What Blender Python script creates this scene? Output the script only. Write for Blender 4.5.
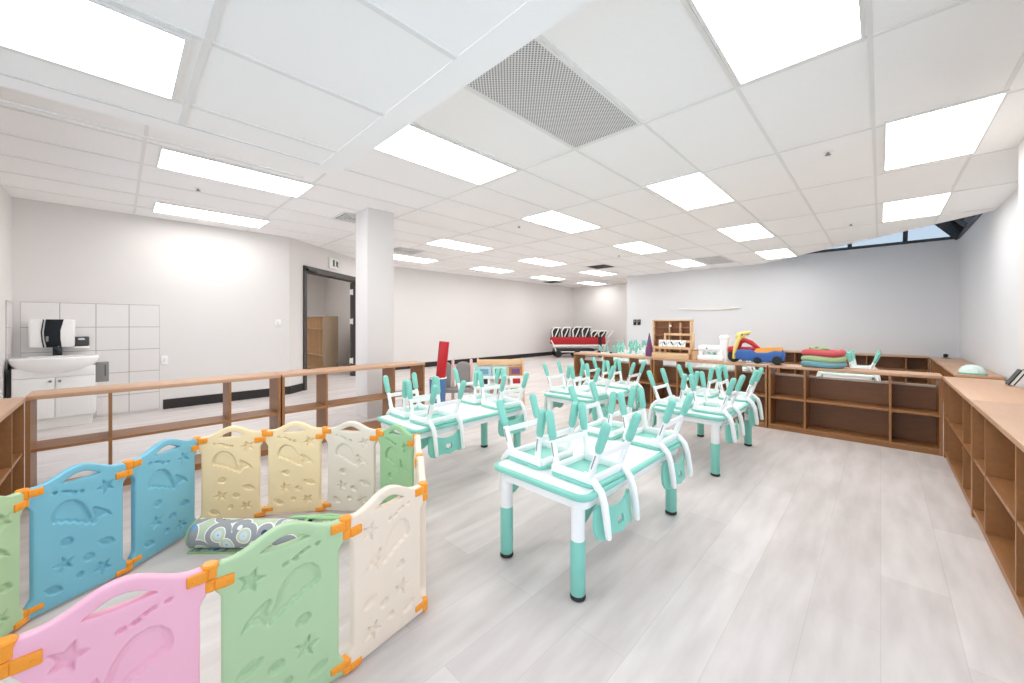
import bpy, bmesh, math, random
import numpy as np
from mathutils import Vector, Matrix
random.seed(7)
for o in list(bpy.data.objects):
    bpy.data.objects.remove(o)
sc = bpy.context.scene
col = sc.collection
PI = math.pi

# ------------------------------------------------------------------ camera
FPX, CX, YH, YAW, CZ = 380.6, 520.0, 323.6, 0.7585, 1.2
cd = bpy.data.cameras.new('camera')
cam = bpy.data.objects.new('camera', cd)
col.objects.link(cam)
cd.sensor_width = 36.0
cd.lens = FPX * 36.0 / 1024.0
cd.shift_x = (512.0 - CX) / 1024.0
cd.shift_y = (YH - 341.5) / 1024.0
cd.clip_start = 0.02
cam.location = (0, 0, CZ)
cam.rotation_euler = (PI / 2, 0, YAW - PI / 2)
sc.camera = cam

# ------------------------------------------------------------------ world, exposure
w = bpy.data.worlds.new('sky')
sc.world = w
w.use_nodes = True
bg = w.node_tree.nodes['Background']
bg.inputs[0].default_value = (0.90, 0.94, 1.0, 1)
bg.inputs[1].default_value = 2.1
sc.view_settings.view_transform = 'Standard'
sc.view_settings.look = 'None'
sc.view_settings.exposure = 0.12
sc.view_settings.gamma = 1.0
sc.view_settings.use_curve_mapping = False
PANEL_POWER = 9.0          # emission of the ceiling light panels
try:
    sc.cycles.use_denoising = True
    sc.cycles.max_bounces = 14
    sc.cycles.diffuse_bounces = 10
    sc.cycles.transparent_max_bounces = 12
    sc.cycles.sample_clamp_indirect = 6.0
except Exception:
    pass

# ------------------------------------------------------------------ materials
def lin(r, g, b):
    f = lambda c: (c / 255 / 12.92) if c / 255 <= 0.04045 else ((c / 255 + 0.055) / 1.055) ** 2.4
    return (f(r), f(g), f(b), 1)

def mat(name, rgb, rough=0.5, var=0.04, scale=6.0, stretch=(1, 1, 1), metal=0.0, bump=0.0, spec=0.5):
    m = bpy.data.materials.new(name)
    m.use_nodes = True
    nt = m.node_tree
    b = nt.nodes['Principled BSDF']
    b.inputs['Roughness'].default_value = rough
    b.inputs['Metallic'].default_value = metal
    b.inputs['Specular IOR Level'].default_value = spec
    c = lin(*rgb)
    tc = nt.nodes.new('ShaderNodeTexCoord')
    mp = nt.nodes.new('ShaderNodeMapping')
    mp.inputs['Scale'].default_value = stretch
    nz = nt.nodes.new('ShaderNodeTexNoise')
    nz.inputs['Scale'].default_value = scale
    nz.inputs['Detail'].default_value = 4
    mx = nt.nodes.new('ShaderNodeMix')
    mx.data_type = 'RGBA'
    mx.inputs[6].default_value = tuple(x * (1 - var) for x in c[:3]) + (1,)
    mx.inputs[7].default_value = tuple(min(1, x * (1 + var)) for x in c[:3]) + (1,)
    nt.links.new(tc.outputs['Object'], mp.inputs[0])
    nt.links.new(mp.outputs[0], nz.inputs['Vector'])
    nt.links.new(nz.outputs['Fac'], mx.inputs[0])
    nt.links.new(mx.outputs[2], b.inputs['Base Color'])
    if bump:
        bp = nt.nodes.new('ShaderNodeBump')
        bp.inputs['Strength'].default_value = bump
        bp.inputs['Distance'].default_value = 0.002
        nt.links.new(nz.outputs['Fac'], bp.inputs['Height'])
        nt.links.new(bp.outputs[0], b.inputs['Normal'])
    return m

def emit(name, rgb, s):
    m = bpy.data.materials.new(name)
    m.use_nodes = True
    nt = m.node_tree
    nt.nodes.clear()
    e = nt.nodes.new('ShaderNodeEmission')
    e.inputs[0].default_value = rgb + (1,)
    e.inputs[1].default_value = s
    o = nt.nodes.new('ShaderNodeOutputMaterial')
    nt.links.new(e.outputs[0], o.inputs[0])
    return m

def wood(name, rgb, dark=0.72):
    m = mat(name, rgb, 0.42, 0.10, 3.0, (2.2, 14, 14), bump=0.03)
    nt = m.node_tree
    mx = [n for n in nt.nodes if n.type == 'MIX'][0]
    c = lin(*rgb)
    mx.inputs[6].default_value = tuple(x * dark for x in c[:3]) + (1,)
    mx.inputs[7].default_value = tuple(min(1, x * (2 - dark) * 0.97) for x in c[:3]) + (1,)
    return m

def floor_mat():
    m = bpy.data.materials.new('pale plank floor')
    m.use_nodes = True
    nt = m.node_tree
    b = nt.nodes['Principled BSDF']
    b.inputs['Roughness'].default_value = 0.42
    b.inputs['Specular IOR Level'].default_value = 0.35
    tc = nt.nodes.new('ShaderNodeTexCoord')
    br = nt.nodes.new('ShaderNodeTexBrick')
    br.offset = 0.37
    br.inputs['Scale'].default_value = 1.0
    br.inputs['Brick Width'].default_value = 1.25
    br.inputs['Row Height'].default_value = 0.222
    br.inputs['Mortar Size'].default_value = 0.0012
    br.inputs['Mortar Smooth'].default_value = 0.3
    br.inputs['Bias'].default_value = 0.0
    br.inputs['Color1'].default_value = lin(210, 203, 201)
    br.inputs['Color2'].default_value = lin(222, 216, 214)
    br.inputs['Mortar'].default_value = lin(197, 190, 187)
    mp = nt.nodes.new('ShaderNodeMapping')
    mp.inputs['Scale'].default_value = (1.0, 5.0, 1.0)
    nz = nt.nodes.new('ShaderNodeTexNoise')
    nz.inputs['Scale'].default_value = 2.2
    nz.inputs['Detail'].default_value = 6
    mx = nt.nodes.new('ShaderNodeMix')
    mx.data_type = 'RGBA'
    mx.blend_type = 'MULTIPLY'
    mx.inputs[0].default_value = 1.0
    rp = nt.nodes.new('ShaderNodeValToRGB')
    rp.color_ramp.elements[0].position = 0.3
    rp.color_ramp.elements[0].color = lin(232, 230, 229)
    rp.color_ramp.elements[1].position = 0.7
    rp.color_ramp.elements[1].color = (1, 1, 1, 1)
    L = nt.links.new
    L(tc.outputs['Object'], br.inputs['Vector'])
    L(tc.outputs['Object'], mp.inputs[0])
    L(mp.outputs[0], nz.inputs['Vector'])
    L(nz.outputs['Fac'], rp.inputs[0])
    L(br.outputs['Color'], mx.inputs[6])
    L(rp.outputs[0], mx.inputs[7])
    L(mx.outputs[2], b.inputs['Base Color'])
    return m

def perf_mat():
    """white sheet metal with a regular pattern of round dark holes"""
    m = bpy.data.materials.new('perforated white metal')
    m.use_nodes = True
    nt = m.node_tree
    b = nt.nodes['Principled BSDF']
    b.inputs['Roughness'].default_value = 0.5
    L = nt.links.new
    tc = nt.nodes.new('ShaderNodeTexCoord')
    mp = nt.nodes.new('ShaderNodeMapping')
    mp.inputs['Scale'].default_value = (58, 58, 0)
    mp.inputs['Rotation'].default_value = (0, 0, PI / 4)
    fr = nt.nodes.new('ShaderNodeVectorMath'); fr.operation = 'FRACTION'
    sb = nt.nodes.new('ShaderNodeVectorMath'); sb.operation = 'SUBTRACT'
    sb.inputs[1].default_value = (0.5, 0.5, 0)
    ln = nt.nodes.new('ShaderNodeVectorMath'); ln.operation = 'LENGTH'
    lt = nt.nodes.new('ShaderNodeMath'); lt.operation = 'LESS_THAN'
    lt.inputs[1].default_value = 0.34
    mx = nt.nodes.new('ShaderNodeMix'); mx.data_type = 'RGBA'
    mx.inputs[6].default_value = lin(225, 225, 224)
    mx.inputs[7].default_value = lin(112, 112, 112)
    L(tc.outputs['Object'], mp.inputs[0]); L(mp.outputs[0], fr.inputs[0]); L(fr.outputs[0], sb.inputs[0])
    L(sb.outputs[0], ln.inputs[0]); L(ln.outputs['Value'], lt.inputs[0]); L(lt.outputs[0], mx.inputs[0])
    L(mx.outputs[2], b.inputs['Base Color'])
    return m

def playmat_mat():
    """printed play rug: winding grey roads with white kerbs on pale green, small coloured patches"""
    m = bpy.data.materials.new('road print play rug')
    m.use_nodes = True
    nt = m.node_tree
    b = nt.nodes['Principled BSDF']
    b.inputs['Roughness'].default_value = 0.7
    L = nt.links.new
    tc = nt.nodes.new('ShaderNodeTexCoord')
    vo = nt.nodes.new('ShaderNodeTexVoronoi')
    vo.inputs['Scale'].default_value = 8.5
    vo.inputs['Randomness'].default_value = 0.8
    rp = nt.nodes.new('ShaderNodeValToRGB')
    rp.color_ramp.interpolation = 'CONSTANT'
    els = [(0.0, (120, 165, 205)), (0.14, (205, 222, 226)), (0.22, (198, 210, 188)), (0.32, (240, 240, 236)),
           (0.355, (152, 156, 160)), (0.58, (240, 240, 236)), (0.62, (190, 205, 180))]
    cr = rp.color_ramp
    cr.elements[0].position = els[0][0]; cr.elements[0].color = lin(*els[0][1])
    cr.elements[1].position = els[1][0]; cr.elements[1].color = lin(*els[1][1])
    for p, c in els[2:]:
        e = cr.elements.new(p); e.color = lin(*c)
    v2 = nt.nodes.new('ShaderNodeTexVoronoi')
    v2.inputs['Scale'].default_value = 15
    lt = nt.nodes.new('ShaderNodeMath'); lt.operation = 'LESS_THAN'; lt.inputs[1].default_value = 0.24
    hs = nt.nodes.new('ShaderNodeValToRGB')
    hs.color_ramp.interpolation = 'CONSTANT'
    cols = [(60, 70, 95), (110, 160, 205), (150, 180, 120), (200, 130, 90), (240, 240, 238)]
    hs.color_ramp.elements[0].color = lin(*cols[0])
    hs.color_ramp.elements[1].position = 0.25; hs.color_ramp.elements[1].color = lin(*cols[1])
    for p, c in ((0.45, cols[2]), (0.62, cols[3]), (0.75, cols[4])):
        e = hs.color_ramp.elements.new(p); e.color = lin(*c)
    mx = nt.nodes.new('ShaderNodeMix'); mx.data_type = 'RGBA'
    sp = nt.nodes.new('ShaderNodeSeparateColor')
    th = nt.nodes.new('ShaderNodeMath'); th.operation = 'GREATER_THAN'; th.inputs[1].default_value = 0.55
    mu = nt.nodes.new('ShaderNodeMath'); mu.operation = 'MULTIPLY'
    L(tc.outputs['UV'], vo.inputs['Vector']); L(tc.outputs['UV'], v2.inputs['Vector'])
    L(vo.outputs['Distance'], rp.inputs[0]); L(v2.outputs['Distance'], lt.inputs[0])
    L(v2.outputs['Color'], sp.inputs[0]); L(sp.outputs[0], hs.inputs[0])
    L(sp.outputs[1], th.inputs[0]); L(th.outputs[0], mu.inputs[0]); L(lt.outputs[0], mu.inputs[1])
    L(mu.outputs[0], mx.inputs[0]); L(rp.outputs[0], mx.inputs[6]); L(hs.outputs[0], mx.inputs[7])
    L(mx.outputs[2], b.inputs['Base Color'])
    return m

def glass_mat(name='clear window glass', tint=(0.93, 0.97, 1, 1)):
    m = bpy.data.materials.new(name)
    m.use_nodes = True
    nt = m.node_tree
    nt.nodes.clear()
    t = nt.nodes.new('ShaderNodeBsdfTransparent')
    t.inputs[0].default_value = tint
    g = nt.nodes.new('ShaderNodeBsdfGlossy')
    g.inputs['Roughness'].default_value = 0.02
    fr = nt.nodes.new('ShaderNodeFresnel')
    fr.inputs[0].default_value = 1.3
    mx = nt.nodes.new('ShaderNodeMixShader')
    o = nt.nodes.new('ShaderNodeOutputMaterial')
    L = nt.links.new
    L(fr.outputs[0], mx.inputs[0]); L(t.outputs[0], mx.inputs[1]); L(g.outputs[0], mx.inputs[2]); L(mx.outputs[0], o.inputs[0])
    return m

M = dict(
    wall=mat('white wall paint', (225, 222, 220), 0.7, 0.01, 2),
    wallb=mat('white wall paint in bluish light', (220, 222, 225), 0.7, 0.01, 2),  # white wall paint with bluish glazing light mixed into the colour
    ceil=mat('ceiling tile', (248, 248, 247), 0.85, 0.015, 40),
    tbar=mat('ceiling grid bar', (232, 232, 230), 0.5, 0.01),
    drywall=mat('soffit paint', (249, 249, 248), 0.7, 0.01),
    floor=floor_mat(),
    base=mat('black vinyl baseboard', (38, 35, 34), 0.5),
    dark=mat('dark bronze metal', (66, 62, 60), 0.45),
    steel=mat('dark blue grey steel', (62, 70, 78), 0.45),
    black=mat('black plastic', (22, 22, 24), 0.4),
    bglos=mat('glossy black plastic', (14, 16, 20), 0.15),
    tile=mat('white glazed tile', (230, 227, 226), 0.25, 0.01),
    grout=mat('grey grout', (150, 146, 142), 0.8),
    cer=mat('white ceramic', (246, 245, 244), 0.12, 0.005),
    lacq=mat('white lacquer', (240, 239, 237), 0.35, 0.01),
    grey=mat('grey metal box', (140, 138, 136), 0.4, 0.03, metal=0.3),
    chrome=mat('chrome', (200, 200, 200), 0.2, metal=1.0),
    wood=wood('beech laminate', (158, 110, 68), 0.80),
    wooddk=wood('brown plywood back', (142, 98, 64), 0.80),
    wood_lit_top=wood('beech laminate lit top', (196, 155, 124), 0.88),  # same wood as the fronts, with light falling on the tops in its colour
    woodlt=wood('pale birch', (222, 184, 142), 0.84),
    woodrd=wood('reddish toy wood', (150, 98, 62), 0.75),
    edge=mat('pale edge strip', (238, 230, 220), 0.5),
    locker=wood('taupe locker laminate', (186, 164, 138), 0.88),
    mint=mat('mint plastic', (132, 203, 188), 0.35, 0.03),
    mintlt=mat('pale mint plastic', (176, 226, 210), 0.35, 0.03),
    rimpale=mat('very pale mint plastic', (228, 240, 235), 0.35, 0.01),
    bowl=mat('milky pale mint plastic', (212, 232, 226), 0.25, 0.03),
    white=mat('white plastic', (244, 244, 244), 0.32, 0.01),
    laminate=mat('white table laminate', (243, 244, 243), 0.3, 0.01),
    orange=mat('orange plastic', (240, 152, 40), 0.35, 0.03),
    p_blue=mat('sky blue plastic', (120, 187, 210), 0.38, 0.02),
    p_yel=mat('pale yellow plastic', (241, 219, 176), 0.38, 0.02),
    p_ivo=mat('ivory plastic', (226, 216, 200), 0.38, 0.02),
    p_grn=mat('sage green plastic', (174, 202, 160), 0.38, 0.02),
    p_dgr=mat('deep sage plastic', (158, 198, 150), 0.38, 0.02),
    p_pink=mat('pink plastic', (240, 180, 202), 0.38, 0.02),
    p_cre=mat('cream plastic', (232, 215, 198), 0.38, 0.02),
    rug=playmat_mat(),
    ruggr=mat('green rug binding', (150, 190, 130), 0.7),
    strap=mat('light green webbing', (160, 205, 150), 0.7),
    red=mat('red fabric', (176, 20, 32), 0.6),
    redp=mat('red plastic', (190, 26, 36), 0.4),
    blue=mat('blue plastic', (52, 98, 168), 0.4),
    bluep=mat('dusty blue plastic', (80, 120, 170), 0.5),
    yellow=mat('yellow plastic', (238, 214, 120), 0.4),
    orangep=mat('soft orange plastic', (244, 168, 74), 0.4),
    felt=mat('grey felt', (150, 147, 144), 0.9, 0.08, 30),
    pinkp=mat('pale pink painted wood', (238, 204, 196), 0.5),
    tred=mat('coral red fabric', (204, 86, 94), 0.7, 0.06, 12),
    tgrn=mat('sage green fabric', (164, 190, 140), 0.7, 0.06, 12),
    tblu=mat('dusty teal fabric', (110, 160, 176), 0.7, 0.06, 12),
    paper=mat('white paper', (244, 243, 240), 0.7, 0.01),
    purple=mat('purple print', (112, 74, 120), 0.7),
    skyp=mat('pale blue print', (176, 204, 220), 0.7),
    brown=mat('brown print', (176, 120, 72), 0.7),
    sign=mat('sign dark green', (60, 84, 74), 0.5),
    perf=perf_mat(), glass=glass_mat(), glasst=glass_mat('tinted roof glass', (0.53, 0.58, 0.62, 1)),
    light=emit('light diffuser', (1.0, 0.985, 0.965), PANEL_POWER),
)

# ------------------------------------------------------------------ mesh helpers
class MB:
    def __init__(s):
        s.bm = bmesh.new()
    def box(s, c, d, rot=None, bev=0.0, seg=2):
        mt = Matrix.Translation(c) @ (rot.to_4x4() if rot else Matrix.Identity(4)) @ Matrix.Diagonal((d[0], d[1], d[2], 1))
        r = bmesh.ops.create_cube(s.bm, size=1, matrix=mt)
        if bev > 0:
            es = {e for v in r['verts'] for e in v.link_edges}
            bmesh.ops.bevel(s.bm, geom=list(es), offset=bev, segments=seg, affect='EDGES', profile=0.5)
        return s
    def b2(s, x0, x1, y0, y1, z0, z1, bev=0.0):
        return s.box(((x0 + x1) / 2, (y0 + y1) / 2, (z0 + z1) / 2), (abs(x1 - x0), abs(y1 - y0), abs(z1 - z0)), None, bev)
    def rings(s, rings, closed_ends=True):
        vs = [[s.bm.verts.new(p) for p in r] for r in rings]
        n = len(vs[0])
        for a, b in zip(vs, vs[1:]):
            for i in range(n):
                j = (i + 1) % n
                s.bm.faces.new((a[i], a[j], b[j], b[i]))
        if closed_ends:
            s.bm.faces.new(vs[0][::-1]); s.bm.faces.new(vs[-1])
        return s
    def lathe(s, prof, seg=20, mt=None):
        mt = mt or Matrix.Identity(4)
        rr = []
        for r, z in prof:
            r = max(r, 1e-4)
            rr.append([mt @ Vector((r * math.cos(2 * PI * i / seg), r * math.sin(2 * PI * i / seg), z)) for i in range(seg)])
        return s.rings(rr)
    def tube(s, path, r, seg=10, flat=1.0, up=None, rounded=True):
        pts = [Vector(p) for p in path]
        n = len(pts)
        rs = r if isinstance(r, (list, tuple)) else [r] * n
        if rounded:  # soft ends
            d0 = (pts[0] - pts[1]).normalized(); d1 = (pts[-1] - pts[-2]).normalized()
            k0, k1 = rs[0], rs[-1]
            pts = [pts[0] + d0 * k0 * .9, pts[0] + d0 * k0 * .6] + pts + [pts[-1] + d1 * k1 * .6, pts[-1] + d1 * k1 * .9]
            rs = [k0 * .35, k0 * .8] + list(rs) + [k1 * .8, k1 * .35]
            n = len(pts)
        rr = []
        a = None
        for i in range(n):
            t = (pts[min(i + 1, n - 1)] - pts[max(i - 1, 0)]).normalized()
            if a is None:
                a = Vector(up) if up else (Vector((0, 0, 1)) if abs(t.z) < .9 else Vector((1, 0, 0)))
            a = (a - t * a.dot(t)).normalized()
            b = t.cross(a)
            rr.append([pts[i] + (a * math.cos(2 * PI * k / seg) * flat + b * math.sin(2 * PI * k / seg)) * rs[i] for k in range(seg)])
        return s.rings(rr)
    def prism(s, outline, y0, y1, mt=None, fn=None):
        """outline in (x,z), extruded along y"""
        mt = mt or Matrix.Identity(4)
        f = fn or (lambda v: v)
        A = [s.bm.verts.new(mt @ f(Vector((x, y0, z)))) for x, z in outline]
        B = [s.bm.verts.new(mt @ f(Vector((x, y1, z)))) for x, z in outline]
        n = len(A)
        s.bm.faces.new(A); s.bm.faces.new(B[::-1])
        for i in range(n):
            j = (i + 1) % n
            s.bm.faces.new((A[j], A[i], B[i], B[j]))
        return s
    def sphere(s, c, r, sc_=(1, 1, 1), seg=16):
        mt = Matrix.Translation(c) @ Matrix.Diagonal((r * sc_[0], r * sc_[1], r * sc_[2], 1))
        bmesh.ops.create_uvsphere(s.bm, u_segments=seg, v_segments=seg // 2 + 2, radius=1, matrix=mt)
        return s
    def torus(s, c, R, r, mt=None, seg=32, sg=10, fz=None):
        mt = mt or Matrix.Identity(4)
        vs = []
        for i in range(seg):
            a = 2 * PI * i / seg
            ro = []
            for k in range(sg):
                b = 2 * PI * k / sg
                z = r * math.sin(b) + (fz(a) if fz else 0)
                q = R + r * math.cos(b)
                ro.append(s.bm.verts.new(mt @ Vector((c[0] + q * math.cos(a), c[1] + q * math.sin(a), c[2] + z))))
            vs.append(ro)
        for i in range(seg):
            for k in range(sg):
                s.bm.faces.new((vs[i][k], vs[(i + 1) % seg][k], vs[(i + 1) % seg][(k + 1) % sg], vs[i][(k + 1) % sg]))
        return s
    def build(s, name, m, parent=None, loc=None, rz=0.0, angle=38, recalc=True):
        if recalc:
            bmesh.ops.recalc_face_normals(s.bm, faces=s.bm.faces)
        me = bpy.data.meshes.new(name)
        s.bm.to_mesh(me)
        s.bm.free()
        return link(name, me, m, parent, loc, rz, angle)

def link(name, me, m, parent=None, loc=None, rz=0.0, angle=38):
    if m and not me.materials:
        me.materials.append(m)
    if angle:
        me.polygons.foreach_set('use_smooth', [True] * len(me.polygons))
        me.set_sharp_from_angle(angle=math.radians(angle))
    o = bpy.data.objects.new(name, me)
    col.objects.link(o)
    if parent:
        o.parent = parent
    if loc:
        o.location = loc
    o.rotation_euler.z = rz
    return o

def tag(o, label=None, cat=None, group=None, kind=None):
    if label: o['label'] = label
    if cat: o['category'] = cat
    if group: o['group'] = group
    if kind: o['kind'] = kind
    return o

def thing(name, label, cat, loc=(0, 0, 0), rz=0.0, group=None):
    o = bpy.data.objects.new(name, None)
    o.empty_display_size = 0.1
    col.objects.link(o)
    o.location = loc
    o.rotation_euler = (0, 0, rz)
    return tag(o, label, cat, group)

def struct(o, label=None):
    return tag(o, label, None, None, 'structure')

def dup(root, loc, rot, label):
    r = root.copy(); col.objects.link(r)
    r.location = loc; r.rotation_euler = rot; r['label'] = label
    for ch in list(root.children):
        c = ch.copy(); col.objects.link(c); c.parent = r
        for g in list(ch.children):
            d = g.copy(); col.objects.link(d); d.parent = c
    return r

def rrect(w, h, r, n=5):
    pts = []
    for cx, cy, a0 in ((w / 2 - r, h / 2 - r, 0), (-w / 2 + r, h / 2 - r, 90), (-w / 2 + r, -h / 2 + r, 180), (w / 2 - r, -h / 2 + r, 270)):
        for i in range(n + 1):
            a = math.radians(a0 + 90 * i / n)
            pts.append((cx + r * math.cos(a), cy + r * math.sin(a)))
    return pts

def slab(mb, outline, z0, z1, r=0.006, n=3, mt=None):
    """flat slab from an (x,y) outline with rounded rim"""
    mt = mt or Matrix.Identity(4)
    P = [Vector((x, y)) for x, y in outline]
    N = []
    k = len(P)
    for i in range(k):
        t = (P[(i + 1) % k] - P[i - 1]).normalized()
        N.append(Vector((t.y, -t.x)))
    rings = []
    for i in range(n + 1):
        a = PI / 2 * i / n
        o = r * (1 - math.sin(a)); z = z0 + r * (1 - math.cos(a))
        rings.append([mt @ Vector((p.x - q.x * o, p.y - q.y * o, z)) for p, q in zip(P, N)])
    for i in range(n + 1):
        a = PI / 2 * i / n
        o = r * (1 - math.cos(a)); z = z1 - r * (1 - math.sin(a))
        rings.append([mt @ Vector((p.x - q.x * o, p.y - q.y * o, z)) for p, q in zip(P, N)])
    mb.rings(rings)

# ------------------------------------------------------------------ room shell
H = 2.669           # main ceiling
SOF = 2.277         # dropped soffit
T = 0.12
def wall_seg(name, a, b, z0, z1, m, side=1, thick=T, label=None):
    """wall from plan point a to b, thickness grows to the right of a->b (side=1) or the left"""
    a = Vector(a); b = Vector(b)
    d = (b - a).normalized(); n = Vector((d.y, -d.x)) * side * thick
    mb = MB()
    r0 = [(a.x, a.y, z0), (b.x, b.y, z0), (b.x + n.x, b.y + n.y, z0), (a.x + n.x, a.y + n.y, z0)]
    mb.rings([r0, [(x, y, z1) for x, y, _ in r0]])
    return struct(mb.build(name, m, angle=0), label)

fl = MB().b2(-1.1, 13.1, -1.3, 12.9, -0.1, 0.0).build('floor', M['floor'], angle=0)
struct(fl)

XB, XE, YR, YN, YL, YF = 10.9, 12.75, -1.08, -0.82, 7.3, 9.1
DW0, DW1 = Vector((2.0, 7.3)), Vector((4.30, 9.1))     # splayed door wall
wall_seg('wall_left', (-0.85, YL), (2.0, YL), 0, 3.0, M['wall'], -1)
# unseen shopfront glazing behind the camera, inferred from cool light, added as fill light
def fill_glazing(n, a, b, z0, z1, side, bays):
    a = Vector(a); b = Vector(b); d = (b - a); L = d.length
    m4 = Matrix.Translation((a.x, a.y, 0)) @ Matrix.Rotation(math.atan2(d.y, d.x), 4, 'Z')
    y0, y1 = (-.10, -.02) if side > 0 else (.02, .10)
    f = MB()
    f.b2(0, L, y0, y1, z0, z0 + .06); f.b2(0, L, y0, y1, z1 - .06, z1)
    for i in range(bays + 1):
        x = .03 + (L - .06) * i / bays
        f.b2(x - .03, x + .03, y0, y1, z0 + .06, z1 - .06)
    o = f.build('window_frame_%d' % n, M['steel'], angle=0); o.matrix_world = m4; struct(o)
    o = MB().b2(.03, L - .03, (y0 + y1) / 2 - .004, (y0 + y1) / 2 + .004, z0 + .03, z1 - .03).build('window_%d' % n, M['glass'], angle=0)
    o.matrix_world = m4; struct(o)
WZ0, WZ1 = 0.12, 2.20
wall_seg('wall_side', (-0.85, 6.3), (-0.85, YL), 0, 3.0, M['wall'], -1)
wall_seg('wall_side_sill', (-0.85, -0.7), (-0.85, 6.3), 0, WZ0, M['wall'], -1)
wall_seg('wall_side_head', (-0.85, -0.7), (-0.85, 6.3), WZ1, 3.0, M['wall'], -1)
wall_seg('wall_side_corner', (-0.85, -0.94), (-0.85, -0.7), 0, 3.0, M['wall'], -1)
fill_glazing(3, (-0.85, -0.7), (-0.85, 6.3), WZ0, WZ1, -1, 5)
wall_seg('wall_right_near', (4.2, YN), (5.08, YN), 0, 3.0, M['wall'], 1, 0.4)
wall_seg('wall_right_sill', (-0.85, YN), (4.2, YN), 0, WZ0, M['wall'], 1)
wall_seg('wall_right_head', (-0.85, YN), (4.2, YN), WZ1, 3.0, M['wall'], 1)
fill_glazing(4, (-0.85, YN), (4.2, YN), WZ0, WZ1, 1, 4)
wall_seg('wall_right', (5.08, YR), (XB, YR), 0, 2.80, M['wallb'], 1)
wall_seg('wall_back', (XB, YR), (XB, 5.74), 0, 2.80, M['wallb'], 1)
wall_seg('wall_back_return', (XB + T, 5.74), (XE, 5.74), 0, 2.9, M['wall'], 1, 0.1)
wall_seg('wall_recess', (XE, 5.74), (XE, YF), 0, 2.9, M['wall'], 1)
wall_seg('wall_far', DW1, (XE, YF), 0, 2.9, M['wall'], -1)
# splayed wall with the doorway
dd = (DW1 - DW0).normalized()
def dp(s):
    p = DW0 + dd * s
    return (p.x, p.y)
DLEN = (DW1 - DW0).length
S0, S1, DH = 0.36, 2.30, 2.235
wall_seg('wall_door_side', dp(0), dp(S0), 0, 2.9, M['wall'], -1)
wall_seg('wall_door_end', dp(S1), dp(DLEN), 0, 2.9, M['wall'], -1)
wall_seg('wall_door_head', dp(S0), dp(S1), DH, 2.9, M['wall'], -1)
# room behind the doorway
wall_seg('wall_locker_room_far', (0.6, 12.6), (5.2, 12.6), 0, 2.9, M['wall'], -1)
wall_seg('wall_locker_room_right', (4.42, YF + 0.12), (4.42, 12.6), 0, 2.9, M['wall'], 1)
wall_seg('wall_locker_room_left', (0.6, YL + T), (0.6, 12.6), 0, 2.9, M['wall'], -1)
struct(MB().b2(0.5, 4.5, YL + T, 12.7, 2.72, 2.8).build('ceiling_locker_room', M['ceil'], angle=0))

# main ceiling: an L with the glazed corner cut off and the soffit corner left out
SX, SY = 1.08, 2.885
def plate(name, pts, z0, z1, m):
    mb = MB()
    mb.rings([[(x, y, z0) for x, y in pts], [(x, y, z1) for x, y in pts]])
    return struct(mb.build(name, m, angle=0))
CUT0, CUT1 = (7.83, YR), (XB, 2.12)
plate('ceiling', [(SX, YN), (5.08, YN), (5.08, YR), CUT0, CUT1, (XB, 5.74), (XE, 5.74), (XE, YF), DW1[:], DW0[:], (-0.85, YL), (-0.85, SY), (SX, SY)], H, H + 0.06, M['ceil'])
plate('ceiling_soffit', [(-0.85, YN), (SX, YN), (SX, SY), (-0.85, SY)], SOF, H + 0.06, M['drywall'])
plate('trim_skylight_fascia', [CUT0, CUT1, (CUT1[0] - 0.04, CUT1[1] + 0.06), (CUT0[0] - 0.06, CUT0[1] + 0.02)], H + 0.06, 4.2, M['lacq'])

# T-bar grid of the main ceiling
UX, VY, U, V = 2.645, 1.259, 1.2494, 0.61
def clip_u(y):      # x extent of the main ceiling at a given y
    lo = -0.85 if y > SY else SX
    if y > YL: lo = 2.0 + (y - YL) * (2.3 / 1.8)
    if y < YR: return None
    hi = XE if y > 5.74 else XB
    if y < CUT1[1]: hi = CUT0[0] + (y - CUT0[1]) * (CUT1[0] - CUT0[0]) / (CUT1[1] - CUT0[1])
    if y < YN: lo = 5.08
    return lo, hi
def clip_v(x):
    lo = YN if x < 5.08 else YR
    if x < SX: lo = SY
    if x > CUT0[0]: lo = CUT0[1] + (x - CUT0[0]) * (CUT1[1] - CUT0[1]) / (CUT1[0] - CUT0[0])
    if x > XB: lo = 5.74
    hi = YL if x < 2.0 else min(YF, YL + (x - 2.0) * (1.8 / 2.3))
    return lo, hi
g = MB()
for b in range(-4, 14):
    y = VY + V * b
    if y > YF - 0.05 or not clip_u(y): continue
    lo, hi = clip_u(y)
    if hi - lo > 0.1: g.b2(lo, hi, y - .011, y + .011, H - .006, H + .001)
for a in range(-3, 9):
    x = UX + U * a
    lo, hi = clip_v(x)
    if hi - lo > 0.1: g.b2(x - .011, x + .011, lo, hi, H - .0065, H + .001)
struct(g.build('ceiling_grid', M['tbar'], angle=0))
# tiles and bars of the dropped soffit
g = MB()
g.b2(-0.85, 0.94, 2.735, 2.747, SOF - .004, SOF + .001)
for b in range(-5, 3):
    y = 1.86 + V * b
    if y > YN: g.b2(-0.85, 0.94, y - .012, y + .012, SOF - .006, SOF + .001)
for x in (-1.0 + 1.232, ):
    g.b2(x - .012, x + .012, YN, 2.735, SOF - .0065, SOF + .001)
struct(g.build('ceiling_grid_soffit', M['tbar'], angle=0))
struct(MB().b2(-0.85, 0.9395, 2.7475, 2.752, SOF - .003, SOF + .001).build('trim_soffit_shadow_gap', M['dark'], angle=0))  # dark strip painted in for the shaded gap between grid and border
struct(MB().b2(0.94, 1.08, YN, 2.885, SOF - .003, SOF + .001).b2(-0.85, 0.94, 2.752, 2.885, SOF - .003, SOF + .001).build('trim_soffit_border', M['drywall'], angle=0))

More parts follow.
